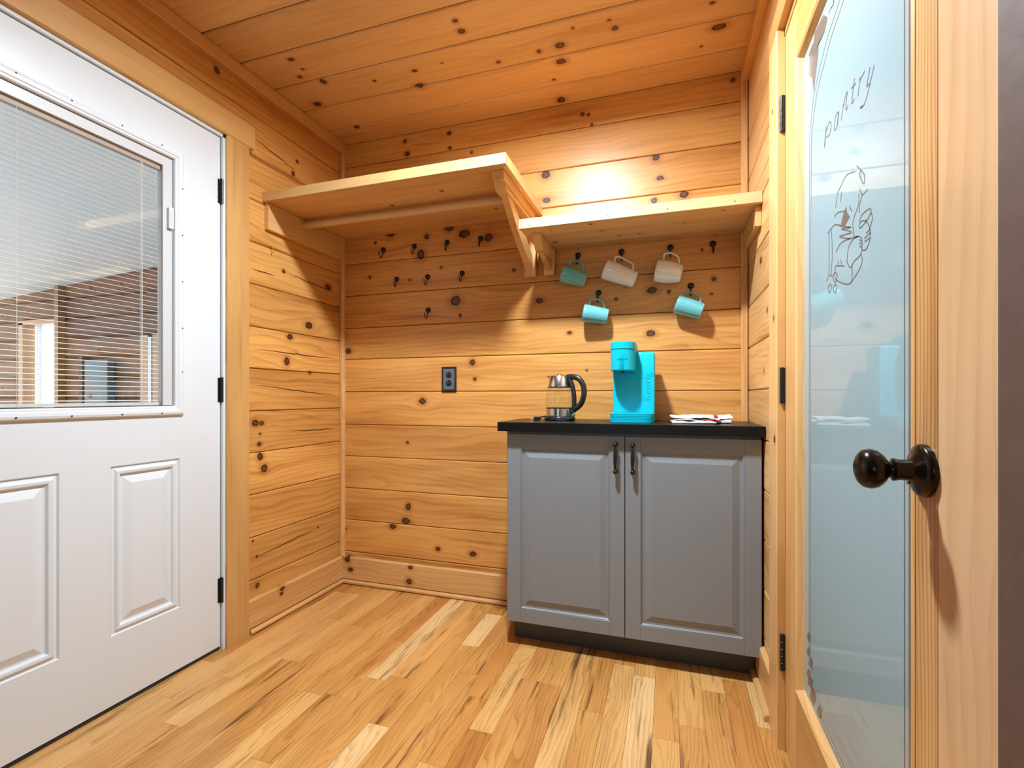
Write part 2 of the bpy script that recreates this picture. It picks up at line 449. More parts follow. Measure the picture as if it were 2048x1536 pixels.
# ------------------------------------------------------------------ walls of pine boards
BACK = [(0.303, 1.878, 0.0235), (0.517, 1.834, 0.0141), (0.646, 1.864, 0.0173), (0.728, 1.827, 0.0206), (0.856, 1.795, 0.0202), (0.483, 1.745, 0.0265), (0.211, 1.833, 0.0073), (0.177, 1.65, 0.0092), (0.6, 1.669, 0.007), (0.418, 1.619, 0.0071), (0.681, 1.494, 0.0259), (0.706, 1.419, 0.0095), (0.041, 1.258, 0.0149), (0.771, 1.181, 0.0153), (0.785, 1.098, 0.0102), (0.493, 0.986, 0.0159), (1.117, 1.467, 0.013), (1.262, 1.308, 0.008), (0.989, 1.624, 0.0083), (1.632, 1.482, 0.0152), (1.704, 1.471, 0.009), (1.888, 1.514, 0.0102), (1.878, 1.45, 0.0051), (1.84, 1.643, 0.0066), (1.476, 1.453, 0.007), (1.628, 1.291, 0.0152), (1.263, 1.309, 0.008), (1.343, 1.132, 0.0047), (1.65, 2.071, 0.0182), (1.668, 1.976, 0.0106), (1.148, 2.065, 0.0211), (1.152, 1.942, 0.013), (1.767, 1.891, 0.0164), (1.642, 1.879, 0.0136), (1.323, 2.32, 0.0095), (1.351, 2.313, 0.0079), (1.366, 2.265, 0.0063), (1.962, 2.35, 0.0101), (0.404, 2.278, 0.0138), (0.391, 2.346, 0.0107), (0.648, 2.27, 0.0074), (0.768, 2.229, 0.0073), (0.644, 2.345, 0.0104), (0.493, 0.987, 0.0168), (0.405, 0.77, 0.0077), (0.41, 0.436, 0.0187), (0.396, 0.36, 0.017), (0.318, 0.325, 0.0137), (0.582, 0.232, 0.0116), (0.774, 0.225, 0.013), (0.025, 0.288, 0.0071), (0.021, 0.263, 0.0053), (0.047, 0.13, 0.016), (0.068, 0.076, 0.0124), (0.434, 0.127, 0.0093), (0.426, 0.054, 0.0153)]
LEFT = [(-0.585, 0.896, 0.0141), (-0.553, 0.893, 0.01), (-0.564, 0.802, 0.0093), (-0.559, 0.847, 0.0057), (-0.559, 0.747, 0.0178), (-0.537, 0.693, 0.018), (-0.598, 0.388, 0.0056), (-0.577, 0.315, 0.0057), (-0.192, 0.342, 0.005), (-0.574, 0.188, 0.0113), (-0.452, 0.13, 0.009), (-0.423, 1.593, 0.0087), (-0.115, 1.585, 0.0153), (-0.256, 1.364, 0.017), (-0.384, 1.293, 0.0137), (-0.403, 1.175, 0.0192), (-0.25, 1.13, 0.0077), (-0.773, 2.305, 0.0136), (-0.363, 2.073, 0.0114), (-0.336, 2.144, 0.0082)]
CRK = [(-0.614, 1.217, -0.032, 1.212), (-0.614, 1.064, -0.032, 1.013), (-0.426, 1.592, -0.05, 1.565), (-0.371, 0.846, -0.035, 0.836), (-0.615, 0.309, -0.192, 0.342), (-1.227, 2.229, -0.894, 2.221), (-0.607, 2.133, -0.336, 2.091), (-0.614, 1.561, -0.467, 1.559)]
CEILK = [(0.244, -0.644, 0.0095), (0.247, -0.581, 0.0061), (0.2, -0.545, 0.0088), (0.275, -0.487, 0.0153), (0.14, -0.362, 0.0165), (0.688, -0.427, 0.008), (0.489, -0.423, 0.0076), (0.66, -0.333, 0.0155), (0.964, -0.622, 0.0096), (0.965, -0.569, 0.0132), (1.039, -0.368, 0.0084), (0.195, -0.139, 0.0119), (0.818, -0.435, 0.0042), (1.882, -0.293, 0.0177), (1.286, -0.292, 0.0168), (1.302, -0.383, 0.0173), (1.214, -0.377, 0.0108), (1.042, -0.369, 0.0084), (1.514, -0.406, 0.0114), (1.365, -0.455, 0.007), (1.849, -0.419, 0.0071), (1.499, -0.452, 0.0056), (1.825, -0.206, 0.0053), (1.231, -0.19, 0.0059), (1.231, -0.04, 0.0205), (1.689, 0.006, 0.0121)]
def wall_boards(parent, seams, knots, cracks, u0, u1, mk, extra=None, gap=.0024, ch=.0035, T=.02, **kw):
    """seams: sorted v positions; knots in wall (u, v, r); mk(u0, v0) -> origin, u, v"""
    for a, b in zip(seams[:-1], seams[1:]):
        ks = [(ku - u0, kv - a, r) for ku, kv, r in knots if a - r * .6 < kv < b + r * .6 and u0 - .05 < ku < u1 + .05]
        cs = [(c[0] - u0, c[1] - a, c[2] - u0, c[3] - a, .0022) for c in cracks if a < (c[1] + c[3]) / 2 < b and c[2] > u0 and c[0] < u1]
        if extra:
            for _ in range(extra): ks.append((rnd.uniform(0, u1 - u0), rnd.uniform(.01, b - a - .01), rnd.uniform(.006, .016)))
        O, u, v = mk(u0, a)
        board('board', parent, O, u, v, u1 - u0, b - a - gap, T, pine(ks, cs, **kw), ch)

# back wall
wall_back = struct(box('wall_back', None, (-.12, .021, -.02), (RW + .12, .11, 2.6), BACKER), 'back wall of horizontal honey pine boards')
bs = [0.0, .169, .342, .514, .688, .86, 1.037, 1.213, 1.383, 1.559, 1.731, 1.907, 2.084, 2.259, 2.3865]
wall_boards(wall_back, bs, BACK, [], 0.0, RW, lambda u, v: ((u, 0, v), X_, Z_))
# left wall
wall_left = struct(box('wall_left', None, (-.14, -.745, -.02), (-.021, .02, 2.6), BACKER), 'left wall of honey pine logs around the white door')
ls = [0.0, .22, .404, .588, .768, .949, 1.133, 1.314, 1.498, 1.679, 1.862, 2.045, 2.228, 2.379]
wall_boards(wall_left, ls[:-2] + [2.055], LEFT, CRK, -.74, 0.0, lambda u, v: ((0, u, v), Y_, Z_), ch=.004, dark=(.34, .112, .018), grain=.36)
wall_boards(wall_left, [2.0555, 2.228, 2.379], LEFT, CRK, REAR, 0.0, lambda u, v: ((0, u, v), Y_, Z_), ch=.004, dark=(.34, .112, .018), grain=.36)
wall_boards(wall_left, ls[:-2] + [2.055], [], [], REAR, -1.70, lambda u, v: ((0, u, v), Y_, Z_), ch=.004)
box('backing', wall_left, (-.14, REAR, 2.055), (-.021, -.745, 2.6), BACKER)
box('backing', wall_left, (-.14, REAR, -.02), (-.021, -1.70, 2.055), BACKER)
# right wall
wall_right = struct(box('wall_right', None, (RW + .021, -.66, -.02), (RW + .12, .02, 2.6), BACKER), 'right wall of honey pine boards around the pantry door')
wall_boards(wall_right, bs[:-1] + [2.379], [(.3, 1.50, .012), (.5, 1.62, .012), (.42, 1.30, .010), (.36, 1.10, .008), (.47, .93, .008), (.1, 1.66, .014)], [], 0.0, .66, lambda u, v: ((RW, -u, v), NY, Z_), light=(.74, .43, .175))
wall_boards(wall_right, [2.125, 2.259, 2.379], [], [], .66, -REAR, lambda u, v: ((RW, -u, v), NY, Z_))
wall_boards(wall_right, bs[:-3] + [2.125], [], [], 1.80, -REAR, lambda u, v: ((RW, -u, v), NY, Z_))
box('backing', wall_right, (RW + .021, REAR, 2.085), (RW + .12, -.66, 2.6), BACKER)
box('backing', wall_right, (RW + .021, REAR, -.02), (RW + .12, -1.72, 2.085), BACKER)
# ceiling
ceiling = struct(box('ceiling', None, (-.12, REAR, CEIL + .021), (RW + .12, .1, CEIL + .08), BACKER), 'pine board ceiling running side to side')
cs_ = [0.0, .15, .329, .509, .688, .862, 1.04]
while cs_[-1] < -REAR - .18: cs_.append(cs_[-1] + .178)
cs_.append(-REAR)
wall_boards(ceiling, cs_, [(a, -b, r) for a, b, r in CEILK], [], 0.0, RW, lambda u, v: ((u, -v, CEIL), X_, NY), gap=.0045, ch=.004, vary=.12, light=(.70, .40, .17), dark=(.50, .23, .07))

# unseen room added behind the camera, kept dark to cut bounced light; one window
LR = plain('rear_room_dark', (.20, .11, .055), .55, noise=.2, scale=6)
wall_rear = struct(box('wall_rear', None, (-2.5, -6.6, -.06), (.2, -6.5, 2.6), LR), 'unseen far wall added behind the camera, dark to cut bounced light')
for a_, b_ in (((1.8, -6.6, -.06), (4.5, -6.5, 2.6)), ((.2, -6.6, -.06), (1.8, -6.5, .9)), ((.2, -6.6, 2.1), (1.8, -6.5, 2.6)),
               ((-2.6, -6.6, -.06), (-2.5, REAR, 2.6)), ((4.5, -6.6, -.06), (4.6, REAR, 2.6)), ((-2.6, REAR - .1, -.06), (-.14, REAR, 2.6)), ((RW + .12, REAR - .1, -.06), (4.6, REAR, 2.6))):
    box('wall_panel', wall_rear, a_, b_, LR)
struct(box('floor_rear', None, (-2.5, -6.5, -.06), (4.5, REAR, 0), LR), 'unseen dark floor added behind the camera to cut bounced light')
struct(box('ceiling_rear', None, (-2.6, -6.6, CEIL + .03), (4.6, REAR - .001, CEIL + .1), LR), 'unseen dark ceiling added behind the camera to cut bounced light')

# pantry closet behind the glass door
pc = plain('pantry_wall_paint', (.55, .50, .45), .8)
wp = struct(box('wall_pantry', None, (3.0, -1.95, -.02), (3.05, -.4, 2.6), pc), 'wall of the closet behind the frosted glass')
box('side_panel', wp, (RW + .12, -.45, -.02), (3.0, -.4, 2.6), pc)
box('side_panel', wp, (RW + .12, -1.95, -.02), (3.0, -1.9, 2.6), pc)
box('top_panel', wp, (RW + .12, -1.9, 2.55), (3.0, -.45, 2.6), pc)
box('floor_panel', wp, (RW + .12, -1.9, -.06), (3.0, -.45, -.02), pc)

# ------------------------------------------------------------------ trims and baseboards
TRIM = dict(light=(.72, .41, .165), dark=(.50, .23, .066), grain=.4, vary=.05)
bb = struct(board('baseboard_back', None, (0.019, -.019, .02), X_, Z_, RW - .019, .123, .018, pine([(a - .019, b - .02, r) for a, b, r in BACK if b < .14], **TRIM), .006), 'pine baseboard along the back wall')
board('shoe_moulding', bb, (.018, -.034, 0), X_, Z_, RW - .018, .022, .015, pine(**TRIM), .007)
bl_ = struct(board('baseboard_left', None, (.019, -.634, .02), Y_, Z_, .634, .123, .018, pine([(.182, .11, .010), (.178, .09, .009)], **TRIM), .006), 'pine baseboard along the left wall')
board('shoe_moulding', bl_, (.034, -.634, 0), Y_, Z_, .60, .022, .015, pine(**TRIM), .007)
br_ = struct(board('baseboard_right', None, (RW - .016, -.02, .02), NY, Z_, .545, .123, .016, pine(**TRIM), .006), 'pine baseboard beside the pantry casing')
board('shoe_moulding', br_, (RW - .034, -.035, 0), NY, Z_, .53, .022, .018, pine(**TRIM), .008)
t1 = struct(board('trim_1', None, (.024, -.024, .143), Z_, NX, 2.18, .024, .023, pine(**TRIM), .004), 'slim pine strip in the left back corner')
t2 = struct(board('trim_2', None, (RW - .002, -.022, .143), Z_, NX, 2.235, .026, .021, pine(**TRIM), .004), 'slim pine strip in the right back corner')
t3 = struct(board('trim_3', None, (.032, REAR, CEIL - .056), Y_, Z_, -REAR, .055, .031, pine(light=(.62, .32, .105), dark=(.46, .19, .05)), .003), 'square pine trim between left wall and ceiling')
t4 = struct(board('trim_4', None, (RW - .026, 0, CEIL - .052), NY, Z_, -REAR, .051, .025, pine(light=(.62, .32, .105), dark=(.46, .19, .05)), .003), 'square pine trim between right wall and ceiling')

# ------------------------------------------------------------------ exterior door in the left wall
FIR = dict(light=(.68, .385, .135), dark=(.44, .20, .05), freq=150.0, grain=.6, bump=.2, vary=.05)
HY0 = -.759; DW = .912; LY = HY0 - DW
d1 = struct(link('door_1', None, None, Matrix.Translation((0, HY0, 0))), 'white half-lite exterior door with blinds in the glass')
DZ0, DZ1 = .014, 2.044
def dbox(nm, ya, yb, za, zb, xa=-.045, xb=0.0, m=WHITE, par=None): return box(nm, par or d1, (xa, ya, za), (xb, yb, zb), m)
# leaf: stiles and rails as one mesh
def leaf(nm, parts, m, par):
    vs_ = []; fs = []
    for a, b in parts:
        k = len(vs_)
        vs_ += [(x_, y_, z_) for x_ in (a[0], b[0]) for y_ in (a[1], b[1]) for z_ in (a[2], b[2])]
        fs += [tuple(k + q for q in f_) for f_ in ((0, 1, 3, 2), (4, 6, 7, 5), (0, 4, 5, 1), (2, 3, 7, 6), (0, 2, 6, 4), (1, 5, 7, 3))]
    return mesh_obj(nm, vs_, fs, m, par, None, recalc=False)
lo, hi = -1.514 + .02, -.915 - .02       # lite opening
pz0, pz1 = .237, .785
pr_ = (-1.156, -.925); pl_ = (-1.526, -1.295)
leaf('door_leaf', [((-.045, hi, .962), (0, HY0, 1.883)), ((-.045, LY, .962), (0, lo, 1.883)),
     ((-.045, LY, 1.883), (0, HY0, DZ1)), ((-.045, LY, pz1), (0, HY0, .962)), ((-.045, LY, DZ0), (0, HY0, pz0)),
     ((-.045, pr_[1], pz0), (0, HY0, pz1)), ((-.045, pl_[1], pz0), (0, pr_[0], pz1)), ((-.045, LY, pz0), (0, pl_[0], pz1)),
     ((-.045, LY + .01, pz0), (-.02, HY0 - .01, pz1))], WHITE, d1)
# close the narrow slots beside the panels
PP = [(0, .0002), (.004, -.006), (.012, -.004), (.018, .002), (.026, .001), (.031, -.007), (.036, -.008), (.060, .001), (.062, .0015)]
for (ya, yb) in (pr_, pl_):
    rings('panel', d1, (0.0003, ya, pz0), Y_, Z_, yb - ya, pz1 - pz0, PP, WHITE)
# lite frame
LF = [(0, 0), (.0, .006), (.005, .011), (.012, .013), (.022, .012), (.025, .009), (.031, .009), (.034, .006), (.035, -.004)]
lf = rings('lite_frame', d1, (0, -1.514, .942), Y_, Z_, .599, .961, LF, VINYL, cap=False)
for (yy, zz) in [(-.925, 1.77), (-.925, 1.60), (-.925, 1.43), (-.925, 1.26), (-.925, 1.10), (-1.0, .952), (-1.13, .952), (-1.27, .952), (-1.40, .952), (-1.0, 1.893), (-1.13, 1.893), (-1.27, 1.893), (-1.40, 1.893)]:
    lathe('screw_hole', lf, [(0, .0132), (.0026, .0132), (.0026, .012), (0, .012)], GASKET, frame((0, yy, zz), Y_, Z_), 10)
rings('gasket', lf, (0.0, -1.479, .977), Y_, Z_, .529, .891, [(-.001, -.004), (.0025, -.002), (.0025, -.008)], GASKET, cap=False)
leaf('blind_channel', [((-.03, -.986, .978), (-.003, -.950, 1.868)), ((-.03, -1.479, .978), (-.003, -1.443, 1.868)), ((-.03, -1.443, 1.833), (-.003, -.986, 1.868))], GREYV, d1)
sl = box('blind_slider', d1, (-.003, -.972, 1.612), (.010, -.954, 1.688), VINYL, .003)
box('slider_insert', sl, (.0095, -.968, 1.624), (.0112, -.959, 1.676), GREYV, .001)
GA, GB, GZ0, GZ1 = -1.443, -.986, .979, 1.833
box('glass_pane', d1, (-.0085, GA, GZ0), (-.006, GB, GZ1), GLASS)
box('glass_pane', d1, (-.038, GA, GZ0), (-.0355, GB, GZ1), GLASS)
sv = []
hw = .0062
for k in range(7):
    q = -1 + 2 * k / 6
    sv.append((q * hw, .0011 * (1 - q * q)))
me = bpy.data.meshes.new('slat')
vv = [(a, y_, b) for y_ in (GA + .004, GB - .006) for a, b in sv]
vv2 = [(a, y_, b - .0004) for (a, y_, b) in vv]
n7 = 7; fs = []
for k in range(6):
    fs.append((k, k + 1, 7 + k + 1, 7 + k)); fs.append((14 + k + 1, 14 + k, 21 + k, 21 + k + 1))
fs += [(0, 7, 21, 14), (6, 20, 27, 13)]
me.from_pydata(vv + vv2, [], fs); me.materials.append(SLAT)
z = GZ0 + .018
while z < GZ1 - .02:
    link('slat', me, d1, Matrix.Translation((-.022, 0, z)) @ Matrix.Rotation(math.radians(10), 4, 'Y'))
    z += .01575
box('bottom_rail', d1, (-.029, GA + .003, GZ0 + .001), (-.015, GB - .005, GZ0 + .011), SLAT)
box('head_rail', d1, (-.031, GA + .002, GZ1 - .017), (-.014, GB - .002, GZ1), plain('tan_rail', (.42, .36, .30), .5))
for yy in (-1.055, -1.047, -1.385):
    tube('ladder_cord', d1, [(-.0148, yy, GZ0 + .004), (-.0148, yy, GZ1 - .012)], .0006, SLAT, seg=6)
tube('lift_cord', d1, [(-.0145, -1.051, GZ0 + .004), (-.0145, -1.051, GZ1 - .012)], .0006, SLAT, seg=6)
# jamb, sill and hinges
leaf('jamb', [((-.13, HY0 + .0035, 0), (.0, -.742, 2.06)), ((-.13, LY - .02, 2.0465), (.0, -.742, 2.06)), ((-.13, LY - .02, 0), (.0, LY - .003, 2.06)),
              ((.0, HY0 + .0035, 0), (.012, -.742, 2.06)), ((0, LY - .02, 2.0465), (.012, -.742, 2.06))], WHITE, d1)
box('threshold', d1, (-.14, LY, -.015), (-.002, HY0, .010), GASKET)
for zz in (1.829, 1.037, .238):
    h = tube('hinge', d1, [(.006, HY0 + .004, zz - .05), (.006, HY0 + .004, zz + .05)], .0065, BLACK, seg=14)
    box('hinge_leaf', h, (-.001, HY0 - .010, zz - .048), (.002, HY0 + .004, zz + .048), BLACK)
    for q in (-.03, -.01, .01, .03):
        lathe('knuckle_joint', h, [(.0066, -.0006), (.0072, 0), (.0066, .0006)], BLACK, Matrix.Translation((.006, HY0 + .004, zz + q)), 14)
# fir casing around the door
c1 = struct(link('trim_5', None, None, Matrix.Translation((0, -.69, 0))), 'fir casing around the white exterior door')
board('casing', c1, (.024, -.636, 0), Z_, NY, 2.0585, .109, .023, pine(**FIR), .003)
board('casing', c1, (.024, LY - .02, 0), Z_, NY, 2.0585, .109, .023, pine(**FIR), .003)
board('head_casing', c1, (.028, LY - .15, 2.059), Y_, Z_, DW + .295, .098, .027, pine(**FIR), .003)

# ------------------------------------------------------------------ pantry door in the right wall
PD0, PD1 = -.692, -1.646
d2 = struct(link('door_2', None, None, Matrix.Translation((RW, PD0, 0))), 'pantry door with etched frosted glass and dark knob')
FX = RW                                      # face of the leaf
DP = dict(light=(.74, .44, .18), dark=(.54, .27, .085), freq=70.0, grain=.45, vary=.04)
gy0, gy1, gz0, gz1 = -.828, -1.436, .262, 1.875
board('stile', d2, (FX, gy0 + .016, .012), Z_, Y_, 2.018, PD0 - gy0 - .016, .034, pine(**DP), .001)
board('stile', d2, (FX, PD1, .012), Z_, Y_, 2.018, gy1 - .022 - PD1 - .056, .034, pine([(1.685, .055, .014), (.36, .05, .016), (1.83, .03, .004)], light=(.70, .45, .25), dark=(.57, .33, .155), freq=40.0, grain=.4), .001)
board('stile_edge', d2, (FX - .0006, PD1 + gy1 - .022 - PD1 - .056, .012), Z_, Y_, 2.018, .056, .034, pine(light=(.74, .43, .17), dark=(.40, .17, .045), freq=130.0, grain=.75), .001)
board('rail', d2, (FX, gy0 + .016, .012), NY, Z_, gy0 - gy1 + .038, gz0 - .012 - .02, .034, pine(light=(.62, .335, .115), dark=(.40, .18, .05), freq=120.0, grain=.7), .001)
board('rail', d2, (FX, gy0 + .016, gz1 + .02), NY, Z_, gy0 - gy1 + .038, 2.03 - gz1 - .02, .034, pine(light=(.66, .37, .13), dark=(.42, .19, .05), freq=120.0, grain=.7), .001)
SP = pine(**DP)
def stick(O, u, v, L):
    pr = [(0, -.034), (0, .0015), (.007, .003), (.012, -.001), (.016, -.008), (.02, -.0145), (.02, -.034)]
    n_ = len(pr)
    vs_ = [(0, a, b) for a, b in pr] + [(L, a, b) for a, b in pr]
    fs_ = [(i, (i + 1) % n_, n_ + (i + 1) % n_, n_ + i) for i in range(n_)] + [tuple(range(n_))[::-1], tuple(range(n_, 2 * n_))]
    return mesh_obj('glazing_bead', vs_, fs_, SP, d2, frame(O, u, v))
def stick_m(O, u, v, L):
    return stick(O, u, v, L)
# beads: left, right, bottom, top (v points toward the glass; normal toward the room)
for O, u, v, L in (((FX, gy0 + .016, gz1 + .02), NZ, NY, gz1 - gz0 + .04), ((FX, gy1 - .022, gz0 - .02), Z_, Y_, gz1 - gz0 + .04),
                   ((FX, gy0 + .016, gz0 - .02), NY, Z_, gy0 - gy1 + .038), ((FX, gy1 - .022, gz1 + .02), Y_, NZ, gy0 - gy1 + .038)):
    stick(O, u, v, L)
pane = box('frosted_pane', d2, (FX + .0146, gy1 - .01, gz0 - .01), (FX + .0206, gy0 + .008, gz1 + .01), FROST)
ART = [[(-1.103, 1.811), (-1.069, 1.803), (-1.03, 1.794), (-0.995, 1.778), (-0.965, 1.762), (-0.937, 1.743), (-0.917, 1.723), (-0.892, 1.678), (-0.882, 1.615)], [(-1.126, 1.793), (-1.094, 1.785), (-1.059, 1.777), (-1.026, 1.765), (-1.002, 1.751), (-0.965, 1.733), (-0.937, 1.711), (-0.907, 1.658), (-0.896, 1.608)], [(-1.259, 1.575), (-1.251, 1.562), (-1.244, 1.551), (-1.256, 1.549)], [(-1.277, 1.567), (-1.267, 1.556), (-1.248, 1.536), (-1.232, 1.526), (-1.214, 1.53), (-1.225, 1.528)], [(-1.202, 1.558), (-1.209, 1.573), (-1.217, 1.582), (-1.225, 1.582), (-1.234, 1.584)], [(-1.209, 1.583), (-1.215, 1.585)], [(-1.185, 1.602), (-1.177, 1.582), (-1.171, 1.563), (-1.185, 1.564)], [(-1.167, 1.593), (-1.192, 1.588)], [(-1.111, 1.564), (-1.123, 1.585), (-1.129, 1.587)], [(-1.123, 1.585), (-1.14, 1.6), (-1.146, 1.598), (-1.139, 1.578), (-1.141, 1.567), (-1.151, 1.572)], [(-1.094, 1.59), (-1.078, 1.59), (-1.069, 1.567), (-1.085, 1.565), (-1.097, 1.59), (-1.089, 1.564)], [(-1.002, 1.563), (-1.009, 1.587), (-1.026, 1.598), (-1.038, 1.6), (-1.047, 1.589), (-1.038, 1.574), (-1.014, 1.579)], [(-1.014, 1.604), (-1.002, 1.563)], [(-1.069, 1.838), (-1.053, 1.836), (-1.03, 1.839)], [(-1.059, 1.845), (-1.066, 1.832), (-1.043, 1.839)], [(-1.146, 1.278), (-1.152, 1.294), (-1.172, 1.304), (-1.204, 1.302), (-1.221, 1.291), (-1.221, 1.272), (-1.209, 1.264), (-1.183, 1.262), (-1.164, 1.255), (-1.146, 1.27), (-1.146, 1.278)], [(-1.078, 1.281), (-1.078, 1.253), (-1.164, 1.225), (-1.172, 1.261)], [(-1.164, 1.225), (-1.219, 1.245), (-1.219, 1.265)], [(-1.078, 1.281), (-1.132, 1.266)], [(-1.078, 1.309), (-1.114, 1.318), (-1.172, 1.309), (-1.204, 1.302)], [(-1.209, 1.327), (-1.224, 1.335), (-1.257, 1.333), (-1.262, 1.325), (-1.243, 1.317), (-1.214, 1.314), (-1.208, 1.321), (-1.219, 1.324), (-1.241, 1.317), (-1.257, 1.299), (-1.259, 1.281), (-1.243, 1.268), (-1.224, 1.271)], [(-1.262, 1.325), (-1.269, 1.312), (-1.257, 1.299)], [(-1.241, 1.296), (-1.259, 1.297)], [(-1.234, 1.289), (-1.261, 1.291)], [(-1.234, 1.283), (-1.258, 1.283)], [(-1.196, 1.434), (-1.219, 1.415), (-1.234, 1.399), (-1.231, 1.387), (-1.219, 1.398), (-1.209, 1.414), (-1.219, 1.415)], [(-1.211, 1.386), (-1.224, 1.37), (-1.248, 1.37)], [(-1.224, 1.37), (-1.214, 1.361), (-1.209, 1.355), (-1.211, 1.343)], [(-1.078, 1.4), (-1.088, 1.424), (-1.114, 1.434), (-1.144, 1.44), (-1.188, 1.427)], [(-1.114, 1.42), (-1.107, 1.401)], [(-1.206, 1.379), (-1.206, 1.36), (-1.177, 1.338), (-1.183, 1.309)], [(-1.033, 1.367), (-1.033, 1.279), (-1.015, 1.262)], [(-1.051, 1.365), (-1.055, 1.311), (-1.048, 1.269)], [(-1.041, 1.251), (-1.026, 1.245), (-1.037, 1.233), (-1.051, 1.244), (-1.041, 1.251)], [(-1.072, 1.244), (-1.061, 1.235), (-1.075, 1.226), (-1.085, 1.237), (-1.072, 1.244)], [(-1.037, 1.272), (-1.058, 1.264), (-1.072, 1.268), (-1.088, 1.259), (-1.075, 1.247), (-1.058, 1.262)], [(-1.101, 1.355), (-1.166, 1.331), (-1.114, 1.345), (-1.172, 1.32), (-1.101, 1.334), (-1.161, 1.311)], [(-1.026, 1.365), (-1.068, 1.368), (-1.107, 1.355)], [(-1.068, 1.386), (-1.095, 1.385), (-1.132, 1.374)], [(-1.209, 1.295), (-1.22, 1.288)], [(-1.209, 1.289), (-1.221, 1.282)], [(-1.21, 1.283), (-1.221, 1.276)], [(-1.091, 1.288), (-1.095, 1.277)], [(-1.107, 1.286), (-1.117, 1.271)], [(-1.158, 1.374), (-1.172, 1.359)]]
FILL = [[(-0.995, 1.862), (-1.023, 1.836), (-1.002, 1.818), (-0.957, 1.826), (-0.953, 1.801), (-0.929, 1.762), (-0.917, 1.736), (-0.905, 1.777), (-0.87, 1.806), (-0.874, 1.854), (-0.896, 1.858), (-0.917, 1.856), (-0.925, 1.873), (-0.965, 1.867)], [(-1.141, 1.38), (-1.146, 1.366), (-1.161, 1.353), (-1.132, 1.345), (-1.11, 1.354), (-1.123, 1.371)]]
VINE = [[(-0.863, 0.42), (-0.872, 0.429), (-0.887, 0.426), (-0.884, 0.414), (-0.88, 0.405), (-0.868, 0.405), (-0.857, 0.408)], [(-0.86, 0.381), (-0.869, 0.391), (-0.883, 0.389), (-0.88, 0.376), (-0.876, 0.367), (-0.864, 0.366), (-0.853, 0.37)], [(-0.878, 0.364), (-0.89, 0.377), (-0.91, 0.376), (-0.906, 0.36), (-0.9, 0.349), (-0.884, 0.347), (-0.87, 0.35)], [(-0.861, 0.327), (-0.872, 0.339), (-0.89, 0.339), (-0.887, 0.326), (-0.881, 0.316), (-0.867, 0.313), (-0.853, 0.315)], [(-0.871, 0.311), (-0.887, 0.326), (-0.912, 0.329), (-0.907, 0.315), (-0.899, 0.303), (-0.879, 0.298), (-0.861, 0.296)], [(-0.892, 0.294), (-0.908, 0.313), (-0.934, 0.312), (-0.929, 0.29), (-0.921, 0.274), (-0.9, 0.271), (-0.881, 0.274)], [(-0.949, 0.288), (-0.962, 0.302), (-0.982, 0.303), (-0.978, 0.287), (-0.972, 0.275), (-0.955, 0.271), (-0.941, 0.273)]]
GX = FX + .0143
def ribbon(segs, wid, nm):
    vs_ = []; fs_ = []
    for pts in segs:
        P = [Vector((0, a, b)) for a, b in pts]
        if len(P) > 2: P = [Vector((0, q.y, q.z)) for q in bez(P, 4)]
        k0 = len(vs_)
        for i, p in enumerate(P):
            d = (P[min(i + 1, len(P) - 1)] - P[max(i - 1, 0)])
            d = d.normalized() if d.length > 1e-7 else Vector((0, 0, 1))
            s = Vector((0, -d.z, d.y)) * wid / 2
            vs_ += [(GX, *(p + s)[1:]), (GX, *(p - s)[1:])]
        for i in range(len(P) - 1):
            a = k0 + 2 * i; fs_.append((a, a + 1, a + 3, a + 2))
    return mesh_obj(nm, vs_, fs_, ETCH, pane, None, recalc=False)
ribbon(ART[2:13], .0030, 'etched_lettering')
ribbon(ART[13:15], .0024, 'etched_tendril')
ribbon(ART[15:], .0026, 'etched_still_life')
bord = [ART[0] + [(-.877, 1.2), (-.877, .374)], ART[1] + [(-.889, 1.2), (-.889, .374)], [(-1.387, 1.87), (-1.387, .275)], [(-.969, .270), (-1.387, .270)], [(-.969, .282), (-1.387, .282)]]
ribbon(bord, .0028, 'etched_border')
ribbon([[(-1.404, 1.87), (-1.404, .265)]], .0075, 'etched_border')
def filled(polys, nm):
    vs_ = []; fs_ = []
    for pl in polys:
        c = (sum(a for a, b in pl) / len(pl), sum(b for a, b in pl) / len(pl)); k0 = len(vs_)
        vs_.append((GX, *c)); vs_ += [(GX, a, b) for a, b in pl]
        for i in range(len(pl)): fs_.append((k0, k0 + 1 + i, k0 + 1 + (i + 1) % len(pl)))
    return mesh_obj(nm, vs_, fs_, ETCH, pane, None, recalc=False)
filled(FILL, 'etched_grapes'); filled(VINE, 'etched_vine')
# knob on the near stile
KY, KZ = -1.484, .915
MK = frame((FX - .0006, KY, KZ), Y_, NZ)         # local z -> -x
kb = lathe('knob_rose', d2, [(0, 0), (.034, 0), (.034, .005), (.0325, .0075), (.026, .011), (.017, .0135), (.0135, .017), (.0135, .030), (.0145, .032), (.0145, .035), (.0105, .037), (.0095, .041), (0, .041)], BRONZE, MK, 48)
lathe('knob', kb, [(0, .038), (.0095, .039), (.012, .0415), (.019, .046), (.0245, .053), (.0262, .060), (.0245, .0675), (.019, .073), (.010, .0765), (0, .0775)], BRONZE, MK, 48)
lathe('rose_screw', kb, [(0, .001), (.003, .001), (.003, .0145), (0, .0145)], STEEL, frame((FX - .0006, KY + .012, KZ - .018), Y_, NZ), 12)
